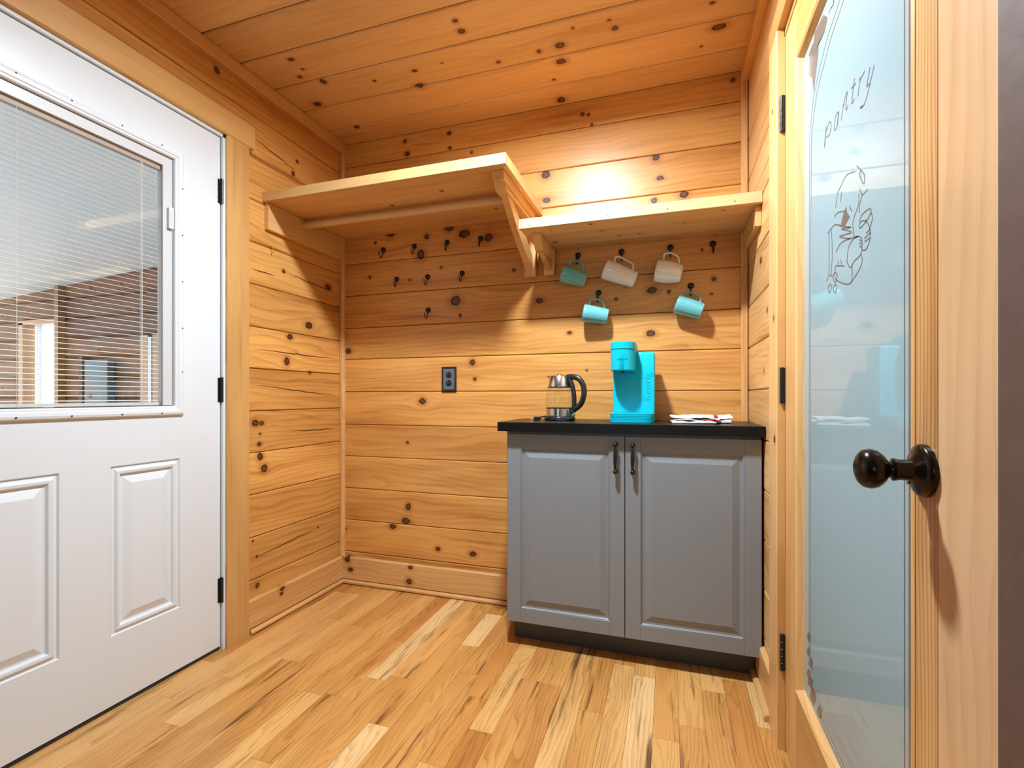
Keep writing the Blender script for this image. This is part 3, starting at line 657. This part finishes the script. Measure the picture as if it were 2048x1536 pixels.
# jamb strip between casing and leaf, hinges
leaf('jamb', [((RW - .001, PD0 + .002, 0), (RW + .13, PD0 + .03, 2.06)), ((RW - .001, PD1 - .03, 2.034), (RW + .13, PD0 + .03, 2.062)), ((RW - .001, PD1 - .03, 0), (RW + .13, PD1 - .002, 2.062))], pine(light=(.64, .34, .115), dark=(.42, .18, .05)), d2)
leaf('door_stop', [((FX + .036, PD0 - .012, 0), (FX + .05, PD0 + .002, 2.034))], SP, d2)
for zz in (1.815, 1.042, .282):
    h = tube('hinge', d2, [(RW - .008, PD0 + .004, zz - .051), (RW - .008, PD0 + .004, zz + .051)], .0058, BLACK, seg=14)
    box('hinge_leaf', h, (RW - .008, PD0 - .0005, zz - .05), (RW + .0055, PD0 + .0075, zz + .05), BLACK)
    for q in (-.03, -.01, .01, .03):
        lathe('knuckle_joint', h, [(.0059, -.0006), (.0066, 0), (.0059, .0006)], BLACK, Matrix.Translation((RW - .008, PD0 + .004, zz + q)), 14)
c2 = struct(link('trim_6', None, None, Matrix.Translation((RW, -.63, 0))), 'pine casing around the pantry door')
CF = RW - .021
board('casing', c2, (CF, -.684, 0), Z_, Y_, 2.058, .112, .02, pine([(1.24, .04, .006), (.885, .03, .010), (1.86, .06, .006)], light=(.76, .455, .185), dark=(.56, .28, .09), freq=60, vary=.02), .002)
board('casing', c2, (CF, -1.775, 0), Z_, Y_, 2.058, .108, .02, DARKPOST, .002)
board('head_casing', c2, (CF, -.572, 2.0585), NY, Z_, 1.2, .068, .02, pine(light=(.66, .37, .13), dark=(.46, .2, .055), freq=60), .002)

# ------------------------------------------------------------------ enclosed porch seen through the door glass
PLOG = dict(light=(.20, .092, .038), dark=(.09, .034, .013), grain=.5, vary=.18, rough=.5)
def pz(x_): return 2.221 + .0753 * (x_ + 2.751)
pw = struct(box('wall_porch', None, (-6.0, 1.06, -.2), (-4.75, 1.08, 2.9), BACKER), 'log end wall of the porch outside the door')
box('backing', pw, (-4.2, 1.06, -.2), (-.2, 1.08, 2.9), BACKER)
box('backing', pw, (-4.75, 1.06, -.2), (-4.2, 1.08, .35), BACKER)
box('backing', pw, (-4.75, 1.06, 1.77), (-4.2, 1.08, 2.9), BACKER)
zs = [-.2 + .2 * i for i in range(14)]
for a, b in zip(zs[:-1], zs[1:]):
    spans = [(-6.0, -.2)] if (a > 1.69 or b < .42) else [(-6.0, -4.77), (-4.12, -.2)]
    for (xa, xb) in spans:
        ks = [(rnd.uniform(.1, xb - xa), rnd.uniform(.03, .17), rnd.uniform(.012, .03)) for _ in range(int((xb - xa) * 1.6) + 1)]
        board('log', pw, (xa, 1.0, a), X_, Z_, xb - xa, .198, .058, pine(ks, **PLOG), .022)
pwin = struct(link('window_1', None, None, Matrix.Translation((-4.48, 1.0, .4))), 'tall bright porch window with pine jambs')
PJ = pine(light=(.42, .25, .13), dark=(.28, .15, .065))
box('jamb', pwin, (-4.77, .985, .36), (-4.70, 1.09, 1.78), PJ); box('jamb', pwin, (-4.17, .985, .36), (-4.12, 1.09, 1.80), PJ)
box('head', pwin, (-4.77, .985, 1.755), (-4.12, 1.09, 1.80), PJ); box('sill', pwin, (-4.80, .96, .33), (-4.10, 1.09, .37), PJ)
box('sash_stile', pwin, (-4.60, 1.05, .37), (-4.55, 1.075, 1.755), VINYL); box('glass_pane', pwin, (-4.70, 1.06, .37), (-4.17, 1.065, 1.755), GLASS)
box('post', pw, (-4.12, .94, -.2), (-4.06, 1.0, pz(-4.1)), pine(light=(.30, .15, .06), dark=(.14, .06, .025)))
box('post', pw, (-3.74, .93, -.2), (-3.69, 1.0, 1.40), plain('dark_downpipe', (.05, .045, .035), .6))
ep = thing('electrical_panel', 'grey metal panel on the porch log wall, seen through the door glass', 'panel', (-3.5, 1.0, .6))
box('cabinet_box', ep, (-3.66, .93, .55), (-3.34, .999, 1.36), plain('grey_enamel', (.15, .15, .15), .45), .006)
box('latch', ep, (-3.60, .92, 1.0), (-3.56, .93, 1.03), BLACK)
b2 = struct(link('window_2', None, None, Matrix.Translation((-2.8, 1.0, .4))), 'second porch window at the right edge of the door glass')
box('jamb', b2, (-2.98, .98, .3), (-2.88, 1.0, 1.58), PJ); box('sash', b2, (-2.87, .975, .3), (-2.83, 1.0, 1.56), VINYL); box('jamb', b2, (-2.82, .98, .3), (-2.70, 1.0, 1.58), PJ)
prf = struct(mesh_obj('ceiling_porch', [(-6.0, -1.6, pz(-6)), (-.15, -1.6, pz(-.15)), (-.15, 1.05, pz(-.15)), (-6.0, 1.05, pz(-6)), (-6.0, -1.6, pz(-6) + .1), (-.15, -1.6, pz(-.15) + .1), (-.15, 1.05, pz(-.15) + .1), (-6.0, 1.05, pz(-6) + .1)],
     [(0, 1, 2, 3), (4, 7, 6, 5), (0, 4, 5, 1), (1, 5, 6, 2), (2, 6, 7, 3), (3, 7, 4, 0)], plain('white_porch_ceiling', (.70, .77, .79), .5, noise=.02)), 'white sloping porch ceiling')
pfl = struct(box('floor_porch', None, (-6.0, -1.6, -.3), (-.15, 1.05, -.2), plain('grey_porch_floor', (.55, .54, .52), .7)), 'pale grey porch floor')

# ------------------------------------------------------------------ ceiling lamp (above the frame)
lp = thing('ceiling_lamp', 'flat round ceiling light above the cabinet', 'lamp', (LAMP_POS[0], LAMP_POS[1], CEIL))
ML = Matrix.Translation((LAMP_POS[0], LAMP_POS[1], CEIL))
lathe('trim_ring', lp, [(.066, -.0005), (.095, -.0005), (.093, -.010), (.070, -.016), (.066, -.014)], WHITE, ML, 40)
lathe('diffuser', lp, [(.0005, -.006), (.066, -.006), (.066, -.0065), (.0005, -.0065)], emitter('lamp_glow', (.82, .93, 1.01), LAMP_STRENGTH), ML, 32)

# ------------------------------------------------------------------ deep shelf with hanging rod
SH = dict(light=(.75, .43, .17), dark=(.52, .25, .075), grain=.35, vary=.04)
s1 = thing('deep_shelf', 'deep pine shelf over the left half, with tall wooden bracket', 'shelf', (.56, -.27, 1.87))
S1T = 1.912; S1B = 1.87; S1F = -.548; S1R = 1.132
board('shelf_board', s1, (.002, -.0015, S1B), X_, NY, S1R - .004, -S1F - .022, .036, pine([(.25, .20, .006), (.52, .33, .008), (.8, .40, .008), (.95, .15, .006)], **SH))
board('front_edge', s1, (.001, S1F, S1B - .001), X_, Z_, S1R, .043, .02, pine(light=(.70, .43, .18), dark=(.56, .30, .10), grain=.3, vary=.02), .002)
board('end_edge', s1, (S1R + .001, S1F + .021, S1B - .001), Y_, Z_, -S1F - .024, .043, .018, pine(light=(.80, .50, .22), dark=(.62, .34, .12), grain=.3, vary=.02), .002)
board('side_cleat', s1, (.021, -.535, 1.750), Y_, Z_, .533, .119, .020, pine(**SH), .002)
board('edge_cleat', s1, (S1R - .02, S1F + .04, S1B - .0405), Y_, Z_, .45, .039, .02, pine(**SH), .001)
def bracket(par, x0, x1, ztop, zbot, depth, brace=True):
    """wall leg, top arm, diagonal brace"""
    w = x1 - x0
    bk = board('bracket', par, (x0 - .012, -.0205, zbot), Z_, X_, ztop - zbot - .001, w + .024, .019, pine(**SH), .001)
    # normal of (z, x) is +y: flip by building toward the wall
    M = Matrix(((0, 0, 1, x0 - .006), (1, 0, 0, 0), (0, 1, 0, 0), (0, 0, 0, 1)))
    e_ = -(depth - .025)
    prism('bracket_arm', bk, [(-.0215, ztop - .056), (e_ + .055, ztop - .056), (e_, ztop - .0005), (-.0215, ztop - .0005)], w + .012, pine(**SH), M)
    # brace as an extruded polygon in the y-z plane
    H_ = ztop - .0565 - zbot; Yt = -(depth - .115); k_ = min(1.0, depth / .5)
    poly = [(-.0215, zbot + .012), (-.0215, zbot + .075 * k_ + .01), (Yt + .075 * k_, zbot + H_), (Yt, zbot + H_), (Yt * .66 - .012 * k_, zbot + H_ * .60), (-.055 * k_, zbot + .022), (-.036, zbot + .012)]
    M = Matrix(((0, 0, 1, x0 + .002), (1, 0, 0, 0), (0, 1, 0, 0), (0, 0, 0, 1)))
    prism('bracket_brace', bk, poly, w - .004, pine(**SH), M)
    return bk
bracket(s1, 1.066, 1.098, S1B - .001, 1.577, .53)
rod = tag(tube('closet_rod', None, [(.0225, -.313, 1.838), (1.059, -.305, 1.84)], .017, pine(light=(.70, .44, .20), dark=(.56, .31, .11), vary=.02), seg=24), 'round wooden hanging rod under the deep shelf', 'rod')

# ------------------------------------------------------------------ shallow shelf above the mugs
s2 = thing('shallow_shelf', 'shallow pine shelf above the hanging mugs, lower than its neighbour', 'shelf', (1.57, -.17, 1.69))
S2T = 1.737; S2B = 1.697; S2F = -.340; S2L = 1.120; S2R = RW - .0015
for i in range(4):
    wv = (-S2F - .02 - .002) / 4
    ks = [(rnd.uniform(.05, .85), rnd.uniform(.01, wv - .01), rnd.uniform(.003, .007)) for _ in range(3)]
    board('shelf_strip', s2, (S2L + .002, -.0015 - i * wv, S2B), X_, NY, S2R - S2L - .002, wv - .0006, .034, pine(ks, light=(.72, .44, .20), dark=(.52, .28, .10), grain=.35), .0006)
board('front_edge', s2, (S2L, S2F, S2B - .001), X_, Z_, S2R - S2L, .041, .02, pine(light=(.70, .46, .22), dark=(.58, .34, .14), grain=.3, vary=.02), .002)
for xx in (1.16, 1.48, 1.70, 1.93):
    lathe('nail_head', s2, [(0, .0001), (.0022, .0001), (.0022, .0008), (0, .0008)], GASKET, frame((xx, S2F, S2B + .013), X_, Z_), 8)
board('side_cleat', s2, (RW - .0205, -.025, S2B - .075), NY, Z_, .29, .073, .019, pine(**SH), .002)
bracket(s2, 1.162, 1.186, S2B - .001, 1.578, .30)

# ------------------------------------------------------------------ hooks
HOOKS = [(.262, 1.789, 'black cup hook, first from the left in the top row of four'), (.447, 1.790, 'black cup hook, second from the left in the top row of four'), (.634, 1.792, 'black cup hook, third from the left in the top row of four'), (.816, 1.794, 'black cup hook at the right end of the top row of four'),
         (.343, 1.627, 'black cup hook, left one in the row of three'), (.524, 1.626, 'black cup hook, middle one in the row of three'), (.717, 1.629, 'black cup hook, right one in the row of three'), (.527, 1.454, 'lowest black cup hook, alone below the row of three'),
         (1.304, 1.666, 'black cup hook holding the upper teal mug'), (1.501, 1.664, 'black cup hook holding the long white mug'), (1.711, 1.664, 'black cup hook holding the white mug on the right'), (1.883, 1.663, 'empty black cup hook right of the mugs'), (1.398, 1.486, 'black cup hook holding the lower left teal mug'), (1.795, 1.490, 'black cup hook holding the lower right teal mug')]
for i, (hx, hz, lab) in enumerate(HOOKS):
    h = thing('cup_hook', lab, 'hook', (hx, 0, hz), 'hooks without mugs' if (i < 8 or i == 11) else 'hooks with mugs')
    lathe('rosette', h, [(0, .0003), (.0125, .0003), (.0138, .003), (.0125, .007), (.008, .010), (.0, .011)], BLACK, frame((hx, 0, hz), X_, Z_), 24)
    k = rnd.uniform(-.004, .004)
    tube('hook_wire', h, bez([(hx, -.007, hz - .004), (hx, -.012, hz - .022), (hx, -.015, hz - .036), (hx - k * .5, -.024, hz - .046), (hx - k, -.034, hz - .038), (hx - k * 1.5, -.037, hz - .024), (hx - k * 2, -.040, hz - .018)], 5), .0026, BLACK, seg=8)
hb = thing('brass_hook', 'tiny brass cup hook on the left log wall under the shelf', 'hook', (0, -.501, 1.679))
lathe('flange', hb, [(0, .0), (.006, .0), (.006, .0015), (0, .003)], BRASS, frame((0, -.501, 1.681), Y_, Z_), 14)
tube('hook_wire', hb, bez([(.002, -.501, 1.681), (.012, -.501, 1.679), (.020, -.501, 1.668), (.014, -.501, 1.655), (.007, -.501, 1.662)], 5), .0012, BRASS, seg=8)

# ------------------------------------------------------------------ mugs
def mug(lab, c, hook, r0, r1, L, tilt, yaw, m, belly=.0):
    """c centre, axis from rim (left, up) to base (right, down); handle on top"""
    t_ = thing('mug', lab, 'mug', c, 'mugs hanging from hooks')
    ax = Vector((math.cos(tilt) * math.cos(yaw), -math.sin(yaw) * math.cos(tilt), -math.sin(tilt)))
    side = Vector((0, 1, 0)); upv = side.cross(ax) * -1
    upv = Vector((0, 0, 1)) - ax * ax.z; upv.normalize(); side = upv.cross(ax)
    M = Matrix.Identity(4)
    for i_ in range(3): M[i_][0] = upv[i_]; M[i_][1] = side[i_] * -1; M[i_][2] = ax[i_]; M[i_][3] = c[i_]
    if M.to_3x3().determinant() < 0:
        for i_ in range(3): M[i_][1] *= -1
    h = L / 2
    pf = []
    for k in range(9):
        q = k / 8; pf.append((r0 + (r1 - r0) * q ** 1.6 + belly * math.sin(math.pi * q), -h + L * q))
    outer = pf + [(r1 - .004, h + .001), (r1 - .006, h - .003), (0, h - .003)]
    lathe('body', t_, [(r0 - .0035, -h), (r0 - .001, -h - .0015)] + outer, m, M, 40)
    lathe('inside', t_, [(r0 - .0035, -h)] + [(a - .0042, b) for a, b in pf[1:-1]] + [(0, h - .008)], MUGIN, M, 40)
    lathe('base_ring', t_, [(r1 - .007, h - .003), (r1 - .007, h + .0012), (r1 - .003, h + .0012), (r1 - .003, h - .003)], MUGIN, M, 40)
    # handle: loop in the local x-z plane, apex under the hook
    dz = Vector(hook) - Vector(c); lx = dz.dot(upv); lz = dz.dot(ax)
    hp = [(r0 + (r1 - r0) * .1 - .003, 0, -h * .62), (lx * .6 + r0 * .4 + .004, 0, -h * .70), (lx, 0, lz - .004), (lx - .002, 0, lz + .012), (r0 + (lx - r0) * .62, 0, h * .42), (r0 + (r1 - r0) * .62 + .004, 0, h * .60), (r0 + (r1 - r0) * .6 - .003, 0, h * .55)]
    tube('handle', t_, bez(hp, 6), .0048, m, M, seg=10, flat=1.2)
    return t_
R_ = math.radians
hk = lambda i: (HOOKS[i][0], -.025, HOOKS[i][1] - .040)
mug('teal mug hanging highest, beside the small shelf bracket', (1.292, -.052, 1.556), hk(8), .040, .032, .106, R_(19), R_(-8), MUGT)
mug('long white mug on the middle hook of the upper row', (1.500, -.055, 1.549), hk(9), .044, .034, .140, R_(23), R_(-4), MUGW)
mug('short rounded white mug on the right, above the lower right teal mug', (1.705, -.056, 1.543), hk(10), .047, .036, .104, R_(13), R_(2), MUGW, .004)
mug('teal mug hanging lower left, just above the coffee maker', (1.391, -.052, 1.378), hk(12), .040, .034, .108, R_(11), R_(-8), MUGT)
mug('teal mug hanging lower right, tilted steeply below the white mug', (1.787, -.052, 1.387), hk(13), .040, .034, .106, R_(22), R_(2), MUGT)

# ------------------------------------------------------------------ outlet
ot = thing('wall_outlet', 'black framed duplex wall outlet left of the cabinet', 'outlet', (.646, 0, 1.098))
rings('plate_frame', ot, (.606, -.0005, 1.036), X_, Z_, .080, .125, [(0, 0), (0, .006), (.003, .009), (.009, .009), (.011, .006)], PLASTIC)
rings('plate', ot, (.614, -.0062, 1.045), X_, Z_, .064, .107, [(0, 0), (.0015, .0018)], SLATE)
for zz in (1.078, 1.119):
    r_ = lathe('receptacle', ot, [(0, .0015), (.0155, .0015), (.0155, .0030), (.014, .0036), (0, .0036)], BLACK, frame((.646, -.0065, zz), X_, Z_), 24)
    for dx in (-.005, .005): box('slot', r_, (.646 + dx - .001, -.0106, zz - .002), (.646 + dx + .001, -.0100, zz + .006), SLATE)
lathe('plate_screw', ot, [(0, .0015), (.003, .0015), (.0025, .003), (0, .003)], STEEL, frame((.646, -.0065, 1.0985), X_, Z_), 12)
# knot plug on the wall above the shallow shelf
lathe('knot_plug', wall_back, [(0, .0002), (.016, .0002), (.0155, .002), (0, .0025)], plain('grey_plug', (.30, .29, .31), .35), frame((1.316, 0, 1.868), X_, Z_), 20)

# ------------------------------------------------------------------ grey cabinet and black worktop
CX0, CX1, CY = 1.074, 2.012, -.375
cb = thing('base_cabinet', 'grey two-door base cabinet under the black worktop', 'cabinet', (1.54, -.19, 0))
leaf('carcass', [((CX0, CY + .02, .1005), (CX1, -.038, .871))], GREYCAB, cb)
box('plinth', cb, (CX0 + .012, -.292, .0005), (CX1 - .012, -.274, .1), KICK)
box('plinth_side', cb, (CX0 + .012, -.2735, .0005), (CX0 + .03, -.06, .1), KICK)
CM = 1.5475
DPROF = [(0, -.018), (0, -.001), (.001, 0), (.0545, 0), (.0555, -.0012), (.0565, 0), (.058, .0), (.062, -.0065), (.068, -.007), (.070, -.007), (.092, -.0005), (.0935, 0)]
for (xa, xb, hx) in ((CX0 + .008, CM - .0015, 1.514), (CM + .0015, CX1 - .001, 1.577)):
    dr = rings('cabinet_door', cb, (xa, CY, .1035), X_, Z_, xb - xa, .757, DPROF, GREYCAB)
    # stile joint lines
    for q in (xa + .055, xb - .055):
        for (za, zb) in ((.104, .1575), (.8065, .8595)): box('stile_joint', dr, (q - .0004, CY - .0002, za), (q + .0004, CY + .001, zb), KICK)
    z0, z1 = .729, .830
    hd = tube('handle', dr, bez([(hx, CY - .020, z0 + .004), (hx, CY - .025, z0 + .02), (hx, CY - .027, (z0 + z1) / 2), (hx, CY - .025, z1 - .02), (hx, CY - .020, z1 - .004)], 6), .004, BLACK, seg=12,
              radii=[.0042 + .0026 * math.sin(math.pi * k / 24) ** 2 for k in range(25)])
    for zz in (z0, z1):
        lathe('handle_foot', hd, [(0, 0), (.0085, 0), (.0085, .002), (.0055, .006), (.0055, .013), (.0078, .017), (.009, .0215), (.0075, .027), (.004, .030), (0, .031)], BLACK, frame((hx, CY, zz), X_, Z_), 18)
wt = tag(box('worktop', None, (1.049, -.404, .8715), (2.0185, -.0365, .908), LAMIN, .0012), 'black laminate worktop on the grey cabinet', 'worktop')
TOP = .9082

# ------------------------------------------------------------------ glass kettle
kx, ky = 1.252, -.165
kt = thing('electric_kettle', 'glass and steel electric kettle with black handle on the worktop', 'kettle', (kx, ky, TOP))
MKt = Matrix.Translation((kx, ky, TOP))
lathe('power_base', kt, [(0, 0), (.066, 0), (.068, .004), (.067, .012), (.060, .017), (0, .017)], PLASTIC, MKt, 40)
lathe('lower_band', kt, [(.0595, .0175), (.0605, .0178), (.0605, .050), (.059, .052), (0, .052), (0, .019), (.0595, .0175)], STEEL, MKt, 48)
lathe('black_ring', kt, [(.0595, .050), (.061, .0505), (.061, .0535), (.0595, .054)], PLASTIC, MKt, 48)
lathe('glass_body', kt, [(.0595, .054), (.0612, .058), (.0615, .075), (.060, .10), (.0565, .125), (.052, .143)], KGLASS, MKt, 48)
lathe('lid_band', kt, [(.052, .143), (.0525, .1432), (.0435, .190), (.042, .192), (.0, .1935)], STEEL, MKt, 48)
lathe('black_ring', kt, [(.052, .141), (.0533, .1415), (.0533, .145), (.052, .1455)], PLASTIC, MKt, 48)
lathe('lid_knob', kt, [(0, .1936), (.012, .1936), (.014, .197), (.012, .199), (0, .1995)], STEEL, MKt, 20)
mesh_obj('spout', [(-.040, -.014, .176), (-.040, .014, .176), (-.062, 0, .190), (-.038, -.016, .192), (-.038, .016, .192), (-.058, 0, .194)], [(0, 1, 2), (0, 2, 5, 3), (1, 4, 5, 2), (3, 5, 4), (0, 3, 4, 1)], STEEL, kt, MKt)
tube('handle', kt, bez([(.036, -.012, .186), (.060, -.020, .187), (.088, -.028, .178), (.108, -.034, .150), (.112, -.036, .112), (.100, -.032, .075), (.076, -.024, .052), (.058, -.018, .046)], 6), .012, PLASTIC, MKt, seg=14, flat=.85)
tube('handle_spine', kt, bez([(.044, -.012, .184), (.058, -.017, .150), (.066, -.019, .110), (.067, -.019, .07), (.062, -.018, .03)], 6), .013, PLASTIC, MKt, seg=12, flat=.8)
cd = tube('power_cord', kt, bez([(.055, -.05, .045), (.074, -.05, .03), (.066, -.068, .012), (.03, -.078, .004), (0, -.080, .006), (-.025, -.078, .014), (-.045, -.070, .018), (-.06, -.066, .016), (-.078, -.062, .010)], 6), .0032, PLASTIC, MKt, seg=8)
box('plug', cd, (kx - .098, ky - .078, TOP + .001), (kx - .072, ky - .050, TOP + .017), PLASTIC, .004)
for q in (-.072, -.057): tube('plug_prong', cd, [(kx - .094, ky + q, TOP + .006), (kx - .112, ky + q - .004, TOP + .006)], .0028, STEEL, seg=8)

# ------------------------------------------------------------------ turquoise coffee maker
cm = thing('coffee_maker', 'turquoise single-serve coffee maker on the worktop', 'coffee maker', (1.565, -.17, TOP))
def rrect(x0, x1, y0, y1, r, rb=None, n_=8):
    rb = r if rb is None else rb
    pts = []
    for (cx_, cy_, a0, rr) in ((x1 - rb, y1 - rb, 0, rb), (x0 + rb, y1 - rb, 90, rb), (x0 + r, y0 + r, 180, r), (x1 - r, y0 + r, 270, r)):
        for k in range(n_ + 1):
            t__ = math.radians(a0 + 90 * k / n_); pts.append((cx_ + rr * math.cos(t__), cy_ + rr * math.sin(t__)))
    return pts
def stack(name, par, layers, mat, M=None):
    """loft of equal-count outlines at heights"""
    n_ = len(layers[0][0]); vs_ = []; fs_ = []
    for pl, z_ in layers: vs_ += [(a, b, z_) for a, b in pl]
    for i in range(len(layers) - 1):
        for k in range(n_): fs_.append((i * n_ + k, i * n_ + (k + 1) % n_, (i + 1) * n_ + (k + 1) % n_, (i + 1) * n_ + k))
    fs_.append(tuple(range(n_))[::-1]); fs_.append(tuple(range((len(layers) - 1) * n_, len(layers) * n_)))
    return mesh_obj(name, vs_, fs_, mat, par, M, True)
bx0, bx1, by0, by1 = 1.480, 1.6485, -.292, -.062
lay = []
zz = TOP
for k in range(6):
    for (q, ins_) in ((0, .0018), (.0009, 0), (.0050, 0), (.0058, .0018)):
        lay.append((rrect(bx0 + ins_, bx1 - ins_, by0 + ins_, by1 - ins_, .030, .012), zz + q))
    zz += .0062
stack('drip_base', cm, lay, TEAL)
px0, px1 = 1.483, 1.6485
lay = [(rrect(px0, px1, -.185, -.063, .006), TOP + .0375), (rrect(px0, px1, -.185, -.063, .006), 1.183), (rrect(px0 + .001, px1 - .001, -.182, -.064, .006), 1.190), (rrect(px0 + .004, px1 - .004, -.176, -.068, .006), 1.194)]
body = stack('water_tank_body', cm, lay, TEAL)
hx0, hx1 = 1.4795, 1.5755
lay = [(rrect(hx0 + .002, hx1 - .002, -.283, -.07, .046, .008, 14), 1.114), (rrect(hx0, hx1, -.285, -.07, .047, .008, 14), 1.117), (rrect(hx0, hx1, -.285, -.07, .047, .008, 14), 1.198)]
head = stack('brew_head', cm, lay, TEAL)
lay = [(rrect(hx0 - .001, hx1 + .001, -.287, -.07, .048, .008, 14), 1.2005), (rrect(hx0 - .001, hx1 + .001, -.287, -.07, .048, .008, 14), 1.2265), (rrect(hx0 + .003, hx1 - .003, -.283, -.073, .046, .008, 14), 1.230)]
lid = stack('lid', cm, lay, TEAL)
stack('lid_gap', head, [(rrect(hx0 + .003, hx1 - .003, -.282, -.075, .045, .008, 14), 1.197), (rrect(hx0 + .003, hx1 - .003, -.282, -.075, .045, .008, 14), 1.2015)], TEALD)
lathe('nozzle', head, [(0, 1.107), (.006, 1.107), (.009, 1.1142), (0, 1.1142)], PLASTIC, Matrix.Translation((1.5275, -.235, 0)), 18)
def text(name, par, s, size, O, u, v, mat, depth=.0006):
    cu = bpy.data.curves.new(name, 'FONT'); cu.body = s; cu.size = size; cu.extrude = depth; cu.align_x = 'CENTER'; cu.align_y = 'CENTER'
    cu.space_character = 1.08
    to = bpy.data.objects.new('tmp', cu); COL.objects.link(to)
    dg = bpy.context.evaluated_depsgraph_get()
    me_ = bpy.data.meshes.new_from_object(to.evaluated_get(dg)); me_.name = name
    bpy.data.objects.remove(to); bpy.data.curves.remove(cu)
    me_.materials.clear(); me_.materials.append(mat)
    return link(name, me_, par, frame(O, u, v))
text('embossed_lettering', body, 'Keurig', .040, (1.622, -.1852, 1.052), Z_, (-1, 0, 0), TEAL, .0011)
lt = text('embossed_lettering', head, 'KEURIG', .011, (1.5275, -.2856, 1.160), X_, Z_, TEAL, .0007)
for vtx in lt.data.vertices:             # wrap the word round the head
    a = vtx.co.x; vtx.co.z -= .048 - math.sqrt(max(.048 ** 2 - a * a, 0)) - .0004

# ------------------------------------------------------------------ folded towel
tw = thing('tea_towel', 'folded white tea towel with red stripes on the worktop', 'towel', (1.82, -.22, TOP))
def fold(name, x0, x1, ya, yb, z_, th, lift, mat, seed):
    r2 = random.Random(seed); n_ = 14; m_ = 5; vs_ = []; fs_ = []
    ph = r2.uniform(0, 6)
    # closed loop cross-section in x-z (a flattened sleeve), swept along y
    prof = []
    for k in range(n_): prof.append((k / (n_ - 1), 0))
    for k in range(4): prof.append((1 + .02 * math.sin(math.pi * (k + 1) / 5), (k + 1) / 5))
    for k in range(n_): prof.append((1 - k / (n_ - 1), 1))
    for k in range(4): prof.append((-.02 * math.sin(math.pi * (k + 1) / 5), 1 - (k + 1) / 5))
    for j in range(m_):
        q = j / (m_ - 1); y_ = ya + (yb - ya) * q
        for a, b in prof:
            wv = .0022 * math.sin(a * 9 + ph + q * 2) + .0012 * math.sin(a * 21 + ph * 2 + q * 5)
            edge = 1 - (.35 if j in (0, m_ - 1) else 0)
            vs_.append((x0 + (x1 - x0) * a + .003 * math.sin(ph + q * 4), y_, max(TOP + .0004, z_ + lift * a + wv * (b if z_ - TOP < .003 else 1) + th * (.5 + (b - .5) * edge))))
    N_ = len(prof)
    for j in range(m_ - 1):
        for k in range(N_): fs_.append((j * N_ + k, j * N_ + (k + 1) % N_, (j + 1) * N_ + (k + 1) % N_, (j + 1) * N_ + k))
    fs_.append(tuple(range(N_))[::-1]); fs_.append(tuple(range((m_ - 1) * N_, m_ * N_)))
    return mesh_obj(name, vs_, fs_, mat, tw, None, True)
fold('lower_fold', 1.716, 1.868, -.305, -.17, TOP + .0005, .008, .002, CLOTH, 1)
fold('middle_fold', 1.722, 1.885, -.285, -.15, TOP + .0105, .006, .001, CLOTH, 2)
fold('upper_fold', 1.713, 1.860, -.292, -.14, TOP + .0185, .010, .001, CLOTH, 3)
fold('back_fold', 1.800, 1.935, -.235, -.10, TOP + .0150, .012, .002, CLOTH, 5)
fold('back_fold', 1.850, 1.930, -.245, -.12, TOP + .0005, .013, .001, CLOTH, 6)
fold('red_stripe', 1.824, 1.880, -.2925, -.24, TOP + .0115, .006, -.001, CLOTHR, 7)
fold('red_stripe', 1.866, 1.878, -.262, -.15, TOP + .0160, .0125, .001, CLOTHR, 8)
